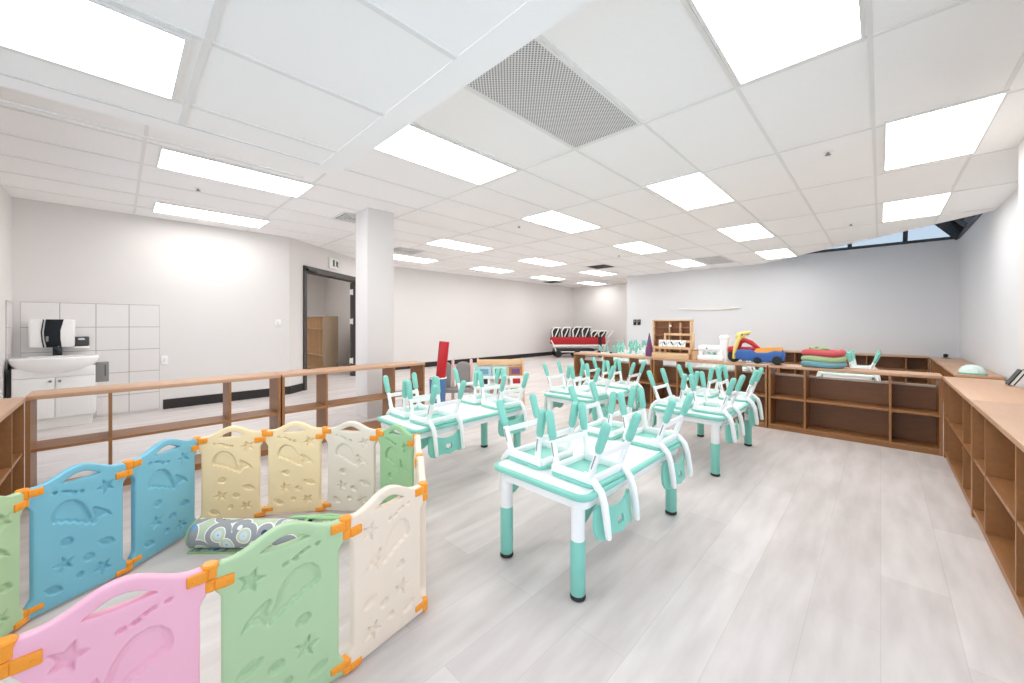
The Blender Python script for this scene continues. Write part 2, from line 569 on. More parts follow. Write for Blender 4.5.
# pillar
struct(MB().b2(2.16, 2.52, 4.70, 5.05, 0, H, 0.006).build('wall_pillar', M['wall']), 'square white pillar behind the open low shelf')

# baseboards
def bboard(name, a, b):
    a = Vector(a); b = Vector(b); d = (b - a).normalized(); n = Vector((d.y, -d.x)) * 0.012
    mb = MB()
    r0 = [(a.x, a.y, 0.0), (b.x, b.y, 0.0), (b.x + n.x, b.y + n.y, 0.0), (a.x + n.x, a.y + n.y, 0.0)]
    mb.rings([r0, [(x, y, 0.135) for x, y, _ in r0]])
    struct(mb.build(name, M['base'], angle=0))
bboard('baseboard_left', (0.43, YL), (2.0, YL))
bboard('baseboard_door_side', dp(0), dp(S0))
bboard('baseboard_far', DW1, (XE, YF))
bboard('baseboard_recess', (XE, YF), (XE, 5.84))

# door frame, door leaf edge
mt = Matrix.Translation((DW0.x, DW0.y, 0)) @ Matrix.Rotation(math.atan2(dd.y, dd.x), 4, 'Z')
fr = MB()
fr.b2(S0 - .01, S0 + .06, -.03, .14, 0, DH + .0)
fr.b2(S1 - .06, S1 + .01, -.03, .14, 0, DH + .0)
fr.b2(S0 - .01, S1 + .01, -.03, .14, DH - .09, DH + .01)
fr.b2(S0 + .06, S1 - .06, .03, .05, DH - .115, DH - .09)
d1 = fr.build('door_1', M['dark'], angle=0); d1.matrix_world = mt; struct(d1, 'dark metal frame of the wide doorway')
cl = MB()
cl.b2(S0 + .05, S0 + .24, -.06, -.03, DH - .075, DH - .035, .004)
cl.tube([(S0 + .10, -.05, DH - .08), (S0 + .2, -.12, DH - .11), (S0 + .34, -.05, DH - .06)], .009, 8)
o = cl.build('door_closer', M['black'], d1)
LA = math.radians(29)
lmt = mt @ Matrix.Translation((S1 - .07, .15, 0)) @ Matrix.Rotation(LA, 4, 'Z')
leaf = MB()
leaf.b2(.01, .86, -.022, .022, 0.01, DH - .1, .003)
lf = leaf.build('door_2', M['dark'], angle=0); lf.matrix_world = lmt; struct(lf, 'dark door leaf standing open in the doorway')
for z in (0.35, 1.25, 1.92):
    hgb = MB().b2(-.012, .012, -.035, .035, z - .06, z + .06, .004)
    hgb.tube([(-.012, -.03, z - .06), (-.012, -.03, z + .06)], .011, 8)
    hgb.build('hinge', M['lacq'], lf)

# exit pictogram sign over the doorway
sg = thing('exit_sign', 'small white pictogram sign above the dark doorway', 'sign')
pl = MB().box((1.26, -.02, 2.415), (.30, .04, .215), None, .006).build('sign_case', M['lacq'], sg)
gl = MB()
gl.prism([(-.085, -.06), (-.03, -.06), (-.03, .07), (-.085, .07)], -.046, -.038, Matrix.Translation((1.29, 0, 2.415)))
gl.build('doorway_pictogram', M['sign'], sg)
man = [(.02, -.065), (.045, -.03), (.06, -.02), (.075, -.065), (.10, -.065), (.085, 0), (.10, .03), (.085, .05), (.07, .045), (.07, .06), (.045, .065), (.03, .05), (.035, .03), (.015, .02), (.03, -.01), (.01, -.05)]
MB().prism(man, -.046, -.038, Matrix.Translation((1.29, 0, 2.415))).build('walking_figure', M['sign'], sg)
sg.matrix_world = mt

# ------------------------------------------------------------------ glazed corner
Z0 = 2.80
fm = MB()
fm.b2(XB - .03, XB + .13, YR, 2.2, Z0, Z0 + .055)
fm.b2(7.7, XB + .13, YR - .13, YR + .03, Z0, Z0 + .055)
struct(fm.build('window_sill_frame', M['steel'], angle=0))
SL = 1.3
def sloped(mb, p, d, wdt, L=SL * 1.414):
    p = Vector(p); d = Vector(d).normalized()
    q = p + d * L
    mb.tube([p, q], wdt * .6, 4, rounded=False, up=(0, 0, 1))
rf = MB()
for y in (1.325, 0.484, -0.357):
    sloped(rf, (XB, y, Z0 + .05), (-1, 0, 1), .06)
for x in (9.9, 9.06, 8.22):
    sloped(rf, (x, YR, Z0 + .05), (0, 1, 1), .06)
sloped(rf, (XB - .02, YR + .02, Z0 + .03), (-1, 1, 1), .13, 2.2)
rf.tube([(XB - SL, YR + SL, Z0 + SL), (XB - SL, 2.4, Z0 + SL)], .05, 4, rounded=False)
rf.tube([(XB - SL, YR + SL, Z0 + SL), (7.5, YR + SL, Z0 + SL)], .05, 4, rounded=False)
struct(rf.build('window_rafters', M['steel'], angle=0))
gb = MB()
gb.rings([[(XB, YR, Z0 + .05), (XB, 2.4, Z0 + .05), (XB - SL, 2.4, Z0 + .05 + SL), (XB - SL, YR + SL, Z0 + .05 + SL)],
          [(XB + .01, YR, Z0 + .06), (XB + .01, 2.4, Z0 + .06), (XB - SL + .01, 2.4, Z0 + .06 + SL), (XB - SL + .01, YR + SL, Z0 + .06 + SL)]])
struct(gb.build('window_1', M['glasst'], angle=0))
gb = MB()
gb.rings([[(XB, YR, Z0 + .05), (XB - SL, YR + SL, Z0 + .05 + SL), (7.5, YR + SL, Z0 + .05 + SL), (7.5, YR, Z0 + .05)],
          [(XB, YR - .01, Z0 + .06), (XB - SL, YR + SL - .01, Z0 + .06 + SL), (7.5, YR + SL - .01, Z0 + .06 + SL), (7.5, YR - .01, Z0 + .06)]])
struct(gb.build('window_2', M['glasst'], angle=0))
# end cheek closing the roof light towards the room
struct(MB().b2(7.4, 7.5, YR - .1, YR + SL, H + .06, 4.2).build('trim_skylight_cheek', M['lacq'], angle=0))
struct(MB().b2(XB - SL - .1, XB + .1, 2.4, 2.5, H + .06, 4.2).build('trim_skylight_end', M['lacq'], angle=0))

# ------------------------------------------------------------------ ceiling lights
lights = [  # (a, b, label)
    (-0.5, -1.5, 'largest glowing ceiling panel, cut by the top edge right of centre'),
    (-0.5, 2.5, 'glowing ceiling panel just beyond the perforated grille, beside the soffit edge'),
    (-1.45, 5.5, 'long glowing ceiling panel left of the pillar, the nearer of the two there'),
    (-1.40, 8.75, 'thin glowing ceiling panel near the left wall above the sink'),
    (1.43, -2.56, 'large glowing ceiling panel on the right, nearest of the two by the right wall'),
    (1.43, 0.45, 'glowing ceiling panel right of centre, one tile beyond the grille'),
    (1.43, 3.42, 'glowing ceiling panel near the middle of the ceiling, beyond the soffit-edge panel'),
    (1.43, 7.35, 'thin glowing ceiling panel first to the right of the pillar top'),
    (1.50, 10.55, 'glowing ceiling strip touching the right side of the pillar'),
    (3.45, -2.55, 'glowing ceiling panel on the right, just before the roof glazing'),
    (3.45, 0.5, 'glowing ceiling panel over the right-hand table, second in its row'),
    (3.45, 3.46, 'glowing ceiling panel above the wooden toy cabinet, nearer than the square air diffuser'),
    (3.45, 7.5, 'thin glowing ceiling panel left of the square air diffuser'),
    (3.48, 10.5, 'thin glowing ceiling panel close to the long far wall'),
    (5.5, 0.55, 'small glowing ceiling panel next to where the roof glazing starts'),
    (5.46, 3.55, 'small glowing ceiling panel touching the grey return grille'),
    (5.53, 7.65, 'tiny glowing ceiling panel right behind the square air diffuser'),
    (5.49, 10.65, 'tiny glowing ceiling panel farthest left along the far wall'),
    (7.35, 10.4, 'tiny glowing ceiling panel over the recess with the stroller'),
]
def ceiling_light(x, y, z, label, lx=1.19, ly=.57):
    t = thing('ceiling_light', label, 'ceiling light', (x, y, z), 0, 'ceiling light panels')
    f = MB()
    for sx, sy, wx, wy in ((0, 1, lx, .014), (0, -1, lx, .014), (1, 0, .014, ly), (-1, 0, .014, ly)):
        f.box((sx * (lx / 2 - .007), sy * (ly / 2 - .007), -.006), (wx, wy - (.028 if sx else 0), .014))
    f.build('frame', M['tbar'], t, angle=0)
    MB().box((0, 0, -.003), (lx - .028, ly - .028, .006)).build('diffuser', M['light'], t, angle=0)
    return t
for a, b, lab in lights:
    ceiling_light(UX + U * a, VY + V * b, H - .002, lab)
ceiling_light(-0.41, 2.165, SOF - .002, 'glowing panel in the dropped soffit at the top left corner')
ceiling_light(2.6, 10.6, 2.718, 'unseen ceiling panel added to light the locker room beyond the doorway')  # added lamp, out of view, that lights the locker room
ceiling_light(2.4, 9.0, 2.718, 'unseen ceiling panel added to brighten the locker room just inside its door')  # second added lamp, unseen, to brighten the view through the doorway

# ------------------------------------------------------------------ grilles and sprinklers
def grille(x, y, lx, ly, label, m, slats=0, z=H):
    t = thing('ceiling_vent', label, 'vent', (x, y, z), 0, 'ceiling air vents')
    f = MB()
    for sx, sy, wx, wy in ((0, 1, lx, .018), (0, -1, lx, .018), (1, 0, .018, ly), (-1, 0, .018, ly)):
        f.box((sx * (lx / 2 - .009), sy * (ly / 2 - .009), -.005), (wx, wy - (.036 if sx else 0), .014))
    f.build('frame', M['tbar'], t, angle=0)
    if not slats:
        MB().box((0, 0, -.003), (lx - .03, ly - .03, .006)).build('perforated_plate', m, t, angle=0)
    else:
        MB().box((0, 0, -.001), (lx - .03, ly - .03, .003)).build('backing', M['grey'], t, angle=0)
        q = MB()
        n = slats
        for i in range(1, n):
            k = i / n
            wx, wy = (lx - .03) * k, (ly - .03) * k
            for sx, sy, ax, ay in ((0, 1, wx, .016), (0, -1, wx, .016), (1, 0, .016, wy), (-1, 0, .016, wy)):
                q.box((sx * wx / 2, sy * wy / 2, -.010), (ax, ay, .012))
        q.build('louvre', m, t, angle=0)
grille(UX - .5 * U, VY + .5 * V, 1.22, .585, 'large perforated metal return grille beside the soffit edge', M['perf'])
grille(UX + 4.7 * U, VY + 6.5 * V, .6, .6, 'dark square air diffuser in the far middle of the ceiling', M['dark'], 5)
grille(UX + 5.47 * U, VY + 2.5 * V, 1.2, .58, 'grey return grille beside the small panel by the back wall', M['perf'])
grille(UX + 6.3 * U, VY + 11.7 * V, .6, .6, 'square air diffuser near the far wall corner', M['dark'], 5)
grille(2.27, 5.33, .46, .46, 'square louvred air diffuser just left of the pillar top', M['tbar'], 5)
grille(3.98, 6.95, .58, .58, 'square air diffuser just right of the pillar', M['tbar'], 5)
for (x, y), lab in zip([(4.174, .327), (7.413, .317), (.595, 5.379), (4.138, 3.942), (7.39, 4.076), (6.9, 8.2)],
                       ['sprinkler head left of the large right-hand light panel', 'sprinkler head just before the roof glazing',
                        'sprinkler head between the two long light panels on the left', 'sprinkler head right of the pillar in mid ceiling',
                        'sprinkler head beyond the light panel in the middle distance', 'small sprinkler head near the far wall']):
    t = thing('sprinkler_head', lab, 'sprinkler', (x, y, H), 0, 'ceiling sprinklers')
    MB().lathe([(.036, 0), (.036, -.004), (.02, -.008), (.012, -.009)], 16).build('escutcheon', M['lacq'], t)
    MB().lathe([(.012, -.006), (.012, -.014), (.007, -.018), (.022, -.026), (.022, -.029), (.004, -.031)], 12).build('sprinkler_nozzle', M['grey'], t)

# ------------------------------------------------------------------ cubby shelves
def cubby(label, loc, rz, L, depth=.30, h=.725, bounds=(.26, .74), shelves=(.36,), back='none', grp='low wooden cubby shelves', front_th=.022):
    """local: x along the length, front at y=0 facing -y"""
    t = thing('cubby_shelf', label, 'shelf', loc, rz, grp)
    th = front_th
    MB().b2(0, L, -.008, depth, h - .028, h, .003).build('top_board', M['wood_lit_top'], t)
    for x in (0.001, L - th - .001):
        MB().b2(x, x + th, 0, depth - .002, 0, h - .028, .001).build('side_panel', M['wood'], t, angle=0)
    MB().b2(th, L - th, .004, depth - .004, .035, .055, .001).build('bottom_board', M['wood'], t, angle=0)
    MB().b2(th, L - th, .012, .03, 0, .035).build('plinth', M['wood'], t, angle=0)
    xs = [th] + [L * b for b in bounds] + [L - th]
    for b in bounds:
        MB().b2(L * b - .009, L * b + .009, .004, depth - .02, .055, h - .028, .001).build('divider', M['wood'], t, angle=0)
    for z in shelves:
        for i in range(len(xs) - 1):
            o0 = .009 if i else 0
            o1 = .009 if i < len(xs) - 2 else 0
            MB().b2(xs[i] + o0, xs[i + 1] - o1, .006, depth - .02, z - .01, z + .01, .001).build('shelf_board', M['wood'], t, angle=0)
    if back != 'none':
        top = h - .03 if back == 'full' else .585
        MB().b2(th, L - th, depth - .018, depth - .004, .055, top).build('back_panel', M['wooddk'], t, angle=0)
        if back == 'low':
            MB().b2(th, L - th, depth - .024, depth, top, top + .022, .002).build('back_rail', M['edge'], t)
            MB().b2(L * .5 - .012, L * .5 + .012, depth - .024, depth - .018, .055, top).build('joint_strip', M['wooddk'], t, angle=0)
    return t
# open shelves between camera corner and the sink
cubby('open-backed low wooden shelf in front of the sink', (-.42, 4.05, 0), 0, 1.46)
cubby('open-backed low wooden shelf in front of the doorway and pillar', (1.05, 4.05, 0), 0, 1.53)
cubby('wooden cubby shelf end at the left edge of the photo, facing right', (-.42, 2.56, 0), PI / 2, 1.48, back='full')
# middle run
MX = 5.12
cubby('wooden cubby shelf in the middle run, farthest one, behind the far table', (MX, 3.64, 0), -PI / 2, 1.32, bounds=(.42, .745), back='low')
cubby('wooden cubby shelf in the middle run holding the wooden toy cabinet', (MX, 2.305, 0), -PI / 2, 1.36, bounds=(.245, .76), back='low')
cubby('wooden cubby shelf in the middle run carrying the coil of fabric hoops', (MX, .935, 0), -PI / 2, 1.345, bounds=(.25, .745), back='low')
# right run
cubby('wooden cubby shelf in the right run, farther one beside the corner', (5.110, -.4115, 0), PI, 1.445, .34, bounds=(.215, .735), back='full')
cubby('wooden cubby shelf in the right run, cut by the right edge of the photo', (3.662, -.4115, 0), PI, 1.49, .34, bounds=(.26, .70), back='full')
# low shelves along the back corner
for i, (x, lab) in enumerate([(10.5, 'lowest cubby shelf under the right wall, deepest in the corner'), (9.39, 'low cubby shelf under the right wall, middle one of three'), (8.28, 'low cubby shelf under the right wall with the mint bowl on it')]):
    cubby(lab, (x, -.68, 0), PI, 1.11, .38, .57, (.26, .74), (.3,), 'full', 'low cubby shelves in the back corner')
for i, (y, lab) in enumerate([(.52, 'low cubby shelf against the back wall, nearest the corner'), (1.72, 'low cubby shelf against the back wall, seen behind the fabric hoops'), (2.92, 'low cubby shelf against the back wall, hidden behind the toy bike')]):
    cubby(lab, (10.52, y, 0), -PI / 2, 1.19, .36, .57, (.26, .74), (.3,), 'full', 'low cubby shelves in the back corner')

# ------------------------------------------------------------------ tables
TZ = .47
def make_table(label, loc, rz, rim='mint'):
    t = thing('activity_table', label, 'table', loc, rz, "children's activity tables")
    L, W = 1.13, .59
    mb = MB(); slab(mb, rrect(L, W, .06, 7), TZ - .027, TZ - .001, .009, 4); mb.build('table_rim', M[rim], t)
    mb = MB(); slab(mb, rrect(L - .045, W - .045, .042, 6), TZ - .01, TZ + .0008, .001, 1); mb.build('tabletop', M['laminate'], t)
    mb = MB(); slab(mb, rrect(L - .05, W - .05, .05, 6), TZ - .072, TZ - .026, .004, 2); mb.build('apron', M['white'], t)
    for sx in (-1, 1):
        for sy in (-1, 1):
            x, y = sx * .51, sy * .222
            lg = MB().lathe([(.030, .23), (.031, .40), (.036, .42)], 20, Matrix.Translation((x, y, 0))).build('leg', M['white'], t)
            MB().lathe([(.030, .018), (.033, .022), (.0335, .245), (.0315, .256)], 20, Matrix.Translation((x, y, 0))).build('leg_sleeve', M['mint'], lg)
            MB().lathe([(.030, 0), (.0345, .004), (.0345, .016), (.031, .021)], 20, Matrix.Translation((x, y, 0))).build('rubber_foot', M['black'], lg)
            br = MB()
            br.prism([(0, 0), (-.13 * sx, 0), (-.13 * sx, -.025), (-.03 * sx, -.085), (0, -.085)], -.008, .008, Matrix.Translation((x - .025 * sx, y, TZ - .072)))
            br.build('bracket', M['mint'], t)
    return t
tables = [
    ((1.895, 1.185), 'nearest white-topped mint activity table in the foreground', 'nearest table'),
    ((3.755, 1.17), 'white-topped mint activity table on the right, beside the middle shelves', 'right-hand table'),
    ((1.945, 2.585), 'white-topped mint activity table on the left, behind the playpen', 'left table behind the playpen'),
    ((3.62, 2.29), 'white-topped mint activity table farthest back before the shelves', 'far middle table'),
    ((7.80, .36), 'white activity table behind the shelf with the fabric hoops', 'table behind the fabric hoops'),
    ((7.0, 1.90), 'white activity table behind the shelf with the white toy machine', 'table behind the toy machine'),
    ((7.0, 3.70), 'white activity table behind the farthest middle shelf', 'table behind the farthest shelf'),
    ((9.0, 4.40), 'white activity table in the far back left of the divided area', 'far back table'),
]
for i, ((x, y), lab, _) in enumerate(tables):
    make_table(lab, (x, y, 0), 0, 'mint' if i < 4 else 'rimpale')

# ------------------------------------------------------------------ chairs (modelled upright, standing on z=0)
def crown():
    return [(-.045, .0), (-.03, -.028), (0, -.02), (.03, -.028), (.045, .0), (.035, .03), (.018, .012), (0, .03), (-.018, .012), (-.035, .03)]
def make_chair(label):
    t = thing('child_chair', label, 'chair', (0, 0, 0), 0, 'upturned chairs on the tables')
    SH = .305
    # seat
    mb = MB()
    out = rrect(.285, .275, .055, 7)
    slab(mb, out, SH - .018, SH, .006, 3)
    mb.build('seat', M['mint'], t)
    for y in (.112, -.108):
        MB().box((0, y, SH - .032), (.232, .022, .030), None, .005).build('cross_rail', M['white'], t)
    for s in (-1, 1):
        x = s * .122; xt = s * .130
        mb = MB()
        mb.b2(x - .012, x + .012, -.115, .118, SH - .054, SH - .016, .006)
        mb.build('side_rail', M['white'], t)
        for y0, y1, nm in ((.088, .132, 'front'), (-.100, -.192, 'rear')):
            top = Vector((x, y0, SH - .038)); tip = Vector((xt, y1, .012))
            d = tip - top
            mid = top + d * .60
            lg = MB().tube([top, top + d * .3, mid, top + d * .7], [.0165, .0150, .0140, .0135], 10, rounded=False).build('leg', M['white'], t)
            MB().tube([top + d * .555, top + d * .57, tip - d * .02], [.0185, .0205, .0215], 12).build('leg_boot', M['mint'], lg)
            # adjuster slot line on the outer face
            ax = Vector((s * .0150, 0, 0))
            MB().tube([top + d * .22 + ax, top + d * .46 + ax], .0026, 6).build('adjuster_slot', M['grey'], lg)
        # back upright: leaves the rear of the seat frame and turns up
        mb = MB()
        mb.tube([(x, -.075, SH - .05), (x, -.125, SH - .030), (x, -.160, SH + .005), (x, -.176, SH + .05), (x, -.188, SH + .12), (x * .98, -.196, SH + .185)],
                [.013, .0145, .0155, .0145, .0135, .0120], 10, flat=1.25, up=(0, 1, 0))
        mb.build('back_upright', M['white'], t)
    for y, z in ((.107, .155), (-.143, .155)):
        MB().box((0, y, z), (.245, .011, .030), None, .004).build('stretcher', M['white'], t)
    # backrest with wavy top and a crown shaped opening
    outl = [(-.142, .078), (-.150, .13), (-.150, .175), (-.138, .205), (-.11, .213), (-.075, .197), (-.04, .196), (0, .206), (.04, .196), (.075, .197),
            (.11, .213), (.138, .205), (.150, .175), (.150, .13), (.142, .078), (.12, .062), (.08, .075), (.04, .086), (0, .089), (-.04, .086), (-.08, .075), (-.12, .062)]
    hole = [(x * .62, z * .75 + .150) for x, z in crown()]
    bm = bmesh.new()
    edges = []
    for loop in (outl, hole):
        vs = [bm.verts.new((x, 0, z)) for x, z in loop]
        edges += [bm.edges.new((vs[i], vs[(i + 1) % len(vs)])) for i in range(len(vs))]
    bmesh.ops.triangle_fill(bm, edges=edges, use_beauty=True)
    bmesh.ops.dissolve_limit(bm, angle_limit=.01, verts=bm.verts, edges=bm.edges)
    bmesh.ops.triangulate(bm, faces=bm.faces)
    bmesh.ops.subdivide_edges(bm, edges=[e for e in bm.edges if e.calc_length() > .06], cuts=1)
    bmesh.ops.triangulate(bm, faces=bm.faces)
    r = bmesh.ops.extrude_face_region(bm, geom=list(bm.faces))
    for v in [g for g in r['geom'] if isinstance(g, bmesh.types.BMVert)]:
        v.co.y += .013
    for v in bm.verts:
        k = v.co.x / .15
        v.co.y += -.178 + .035 * k * k - .10 * (v.co.z - .10)
        v.co.z += SH
    m = MB(); m.bm.free(); m.bm = bm
    m.build('backrest', M['mint'], t)
    return t
chair0 = [None]
def upturned(x, y, rz, label, z=TZ + .001):
    """put a chair upside down, its seat resting on the table top at (x, y)"""
    rot = (PI, 0, rz)
    loc = (x, y, z + .305)
    if chair0[0] is None:
        c = make_chair(label); c.location = loc; c.rotation_euler = rot; chair0[0] = c
        return c
    return dup(chair0[0], loc, rot, label)
# side: +1 backs hang over the +y edge, -1 over the -y edge ; rz=0: after the flip the chair's rear (-y) points to +y
for ti, ((tx, ty), lab, short) in enumerate(tables):
    names = {(-1, -1): 'nearer one over its right edge', (1, -1): 'farther one over its right edge',
             (-1, 1): 'nearer one at its left side', (1, 1): 'farther one at its left side'}
    for sx in (-1, 1):
        for sy in (-1, 1):
            if ti == 4 and sx == 1 and sy == 1: continue
            jx = random.uniform(-.015, .015); ja = random.uniform(-.06, .06)
            rz = (0 if sy > 0 else PI) + ja
            upturned(tx + sx * .345 + jx + .022, ty + sy * .152, rz,
                     'upturned mint chair on the ' + short + ', ' + names[(sx, sy)])

# ------------------------------------------------------------------ playpen
PW = .345
def sd_poly(px, pz, poly):
    P = np.array(poly, float)
    Q = np.roll(P, -1, axis=0)
    best = np.full(px.shape, 1e9); ins = np.zeros(px.shape, bool)
    for (ax, az), (bx, bz) in zip(P, Q):
        ex, ez = bx - ax, bz - az
        L2 = ex * ex + ez * ez + 1e-12
        t = np.clip(((px - ax) * ex + (pz - az) * ez) / L2, 0, 1)
        d = np.hypot(px - ax - t * ex, pz - az - t * ez)
        best = np.minimum(best, d)
        c = ((az > pz) != (bz > pz))
        xi = ax + (pz - az) / (bz - az + 1e-12) * ex
        ins ^= c & (px < xi)
    return np.where(ins, -best, best)
def star_pts(cx, cz, R, rot=0.0, r=.40):
    return [(cx + (R if i % 2 == 0 else R * r) * math.sin(rot + i * PI / 5), cz + (R if i % 2 == 0 else R * r) * math.cos(rot + i * PI / 5)) for i in range(10)]
def ell_pts(cx, cz, a, b, rot=0.0, n=20):
    c, s_ = math.cos(rot), math.sin(rot)
    return [(cx + a * math.cos(k) * c - b * math.sin(k) * s_, cz + a * math.cos(k) * s_ + b * math.sin(k) * c) for k in [2 * PI * i / n for i in range(n)]]
def leaf_pts(cx, cz, a, b, rot):
    c, s_ = math.cos(rot), math.sin(rot)
    pts = []
    for i in range(24):
        k = 2 * PI * i / 24
        x = a * math.cos(k); z = b * math.sin(k) * (1 - .55 * abs(math.cos(k)) ** 3)
        pts.append((cx + x * c - z * s_, cz + x * s_ + z * c))
    return pts
def P2(u, v):
    return ((u - .5) * .292, v * .535)
def pattern():
    S = []
    e = lambda u, v, a, b, r=0: S.append(ell_pts(*P2(u, v), a, b, r))
    S.append(star_pts(*P2(.21, .845), .037, .35))
    e(.50, .865, .0095, .0075, .5); e(.585, .875, .010, .007, .3); e(.64, .895, .008, .0055); e(.685, .905, .011, .006, .3); e(.79, .915, .0085, .0065, .4)
    top = [(.40, .655), (.44, .72), (.50, .775), (.57, .81), (.66, .825), (.74, .81), (.80, .77), (.825, .725), (.82, .69)]
    bot = [(.80, .672), (.76, .675), (.72, .655), (.67, .655), (.63, .632), (.58, .63), (.54, .605), (.49, .60), (.45, .572), (.40, .575), (.36, .55), (.325, .562), (.30, .585), (.26, .60), (.20, .605), (.13, .575), (.17, .625), (.24, .66), (.31, .69), (.365, .705), (.375, .675), (.345, .645), (.35, .615), (.375, .615)]
    S.append([P2(u, v) for u, v in top + bot])
    e(.66, .495, .021, .018, .5)
    S.append(star_pts(*P2(.69, .325), .036, .2))
    S.append(leaf_pts(*P2(.20, .37), .034, .017, .45)); e(.42, .30, .021, .017, .4)
    S.append(star_pts(*P2(.25, .165), .036, .5))
    e(.52, .185, .013, .014); S.append(leaf_pts(*P2(.80, .155), .03, .017, .5))
    return S
def panel_mesh():
    a = PW / 2 - .007; b = a - .016; hy = .0145; R = .007
    zt = .535
    prof = lambda x: zt + .047 * (0.5 * (1 + math.cos(PI * min(1, abs(x) / (.40 * PW)))) if abs(x) < .40 * PW else 0)
    out = []
    def arc(pts):
        out.extend(pts)
    # counter-clockwise in (x,z): bottom left -> right -> top -> back
    arc([(-a + .004, .012), (-a + .03, .012)])
    for i in range(1, 20): out.append((-a + .03 + (2 * a - .06) * i / 20, .012))
    arc([(a - .03, .012), (a - .004, .012), (a, .018), (a, .055), (a - .004, .066), (b + .006, .074), (b, .086)])
    for i in range(1, 14): out.append((b, .086 + (.438 - .086) * i / 14))
    arc([(b, .438), (b + .006, .450), (a - .004, .458), (a, .468), (a, .49), (a, .51), (a - .003, zt - .01), (a - .014, zt)])
    for i in range(1, 48):
        x = (a - .014) - (2 * a - .028) * i / 48
        out.append((x, prof(x)))
    arc([(-a + .014, zt), (-a + .003, zt - .01), (-a, .51), (-a, .49), (-a, .468), (-a + .004, .458), (-b - .006, .450), (-b, .438)])
    for i in range(1, 14): out.append((-b, .438 - (.438 - .086) * i / 14))
    arc([(-b, .086), (-b - .006, .074), (-a + .004, .066), (-a, .055), (-a, .018)])
    hw = .19 * PW
    hole = []
    for i in range(25):
        x = hw - 2 * hw * i / 24
        hole.append((x, .522 + .027 * (0.5 * (1 + math.cos(PI * x / hw))) ** .55))
    for i in range(1, 12):
        x = -hw + 2 * hw * i / 12
        hole.append((x, .522 - .004 * math.sin(PI * i / 12)))
    hole = hole[::-1]       # clockwise, so that 'outward' is into the opening
    def normals(loop):
        n = len(loop); N = []
        for i in range(n):
            p, q = Vector(loop[i - 1]), Vector(loop[(i + 1) % n])
            t = (q - p).normalized(); N.append(Vector((t.y, -t.x)))
        return N
    bm = bmesh.new()
    capl = {-1: [], 1: []}
    for loop, RR in ((out, R), (hole, .005)):
        N = normals(loop)
        rings = []
        for side in (-1, 1):
            seq = range(0, 4) if side < 0 else range(3, -1, -1)
            for i in seq:
                an = PI / 2 * i / 3
                o = RR * (1 - math.sin(an)); y = side * (hy - RR * (1 - math.cos(an)))
                rings.append([bm.verts.new((p[0] - n.x * o, y, p[1] - n.y * o)) for p, n in zip(loop, N)])
        for r0, r1 in zip(rings, rings[1:]):
            k = len(r0)
            for i in range(k):
                j = (i + 1) % k
                bm.faces.new((r0[i], r0[j], r1[j], r1[i]))
        capl[-1].append(rings[0]); capl[1].append(rings[-1])
    x0, x1, z0, z1 = -.134, .134, .045, .500
    NX, NZ = 78, 144
    gx = np.linspace(x0, x1, NX + 1); gz = np.linspace(z0, z1, NZ + 1)
    X, Z = np.meshgrid(gx, gz)
    dep = np.zeros_like(X)
    for poly in pattern():
        d = sd_poly(X, Z, poly)
        s_ = np.clip((.0018 - d) / .0060, 0, 1)
        dd_ = .0115 * s_ * s_ * (3 - 2 * s_)
        # a soft swelling in the middle of the larger marks
        dd_ = dd_ - np.clip(-d - .009, 0, .006) * .45
        dep = np.maximum(dep, dd_)
    dep[0, :] = dep[-1, :] = 0; dep[:, 0] = dep[:, -1] = 0
    for side in (-1, 1):
        G = [[bm.verts.new((X[j, i], side * (hy - dep[j, i]), Z[j, i])) for i in range(NX + 1)] for j in range(NZ + 1)]
        for j in range(NZ):
            for i in range(NX):
                bm.faces.new((G[j][i], G[j][i + 1], G[j + 1][i + 1], G[j + 1][i]))
        border = [G[0][i] for i in range(NX + 1)] + [G[j][NX] for j in range(1, NZ + 1)] + [G[NZ][i] for i in range(NX - 1, -1, -1)] + [G[j][0] for j in range(NZ - 1, 0, -1)]
        edges = []
        for loop in capl[side] + [border]:
            for i in range(len(loop)):
                p, q = loop[i], loop[(i + 1) % len(loop)]
                e = bm.edges.get((p, q)) or bm.edges.new((p, q))
                edges.append(e)
        bmesh.ops.triangle_fill(bm, edges=edges, use_beauty=True, normal=(0, side, 0))
    bmesh.ops.recalc_face_normals(bm, faces=bm.faces)
    me = bpy.data.meshes.new('panel_board')
    bm.to_mesh(me); bm.free()
    return me
PM = panel_mesh()
PM.materials.append(M['p_pink'])
def clip_mesh(side, top):
    """half of a hinge clip: sleeve over the ear plus its knuckle; local panel coordinates"""
    mb = MB()
    hx = PW / 2
    up = side > 0           # right-hand ends sit high, left-hand ends low
    if top:
        z0, z1 = (.500, .531) if up else (.467, .498)
    else:
        z0, z1 = (.034, .056) if up else (.010, .032)
    mb.box((side * (hx - .030), 0, (z0 + z1) / 2), (.044, .042, z1 - z0), None, .004)
    mb.box((side * (hx - .010), 0, (z0 + z1) / 2), (.022, .026, z1 - z0 - .002), None, .002)
    zz1 = z1 + .008 if (up and top) else z1
    mb.lathe([(.017, z0), (.0195, z0 + .003), (.0195, zz1 - .004), (.016, zz1)], 18, Matrix.Translation((side * hx, 0, 0)))
    for sy in (-1, 1):
        mb.lathe([(.0035, 0), (.0035, .002), (.002, .003)], 8, Matrix.Translation((side * (hx - .038), sy * .0205, (z0 + z1) / 2)) @ Matrix.Rotation(-sy * PI / 2, 4, 'X'))
    bmesh.ops.recalc_face_normals(mb.bm, faces=mb.bm.faces)
    me = bpy.data.meshes.new('hinge_clip'); mb.bm.to_mesh(me); mb.bm.free()
    me.materials.append(M['orange'])
    return me
CM = {(s, tp): clip_mesh(s, tp) for s in (-1, 1) for tp in (0, 1)}
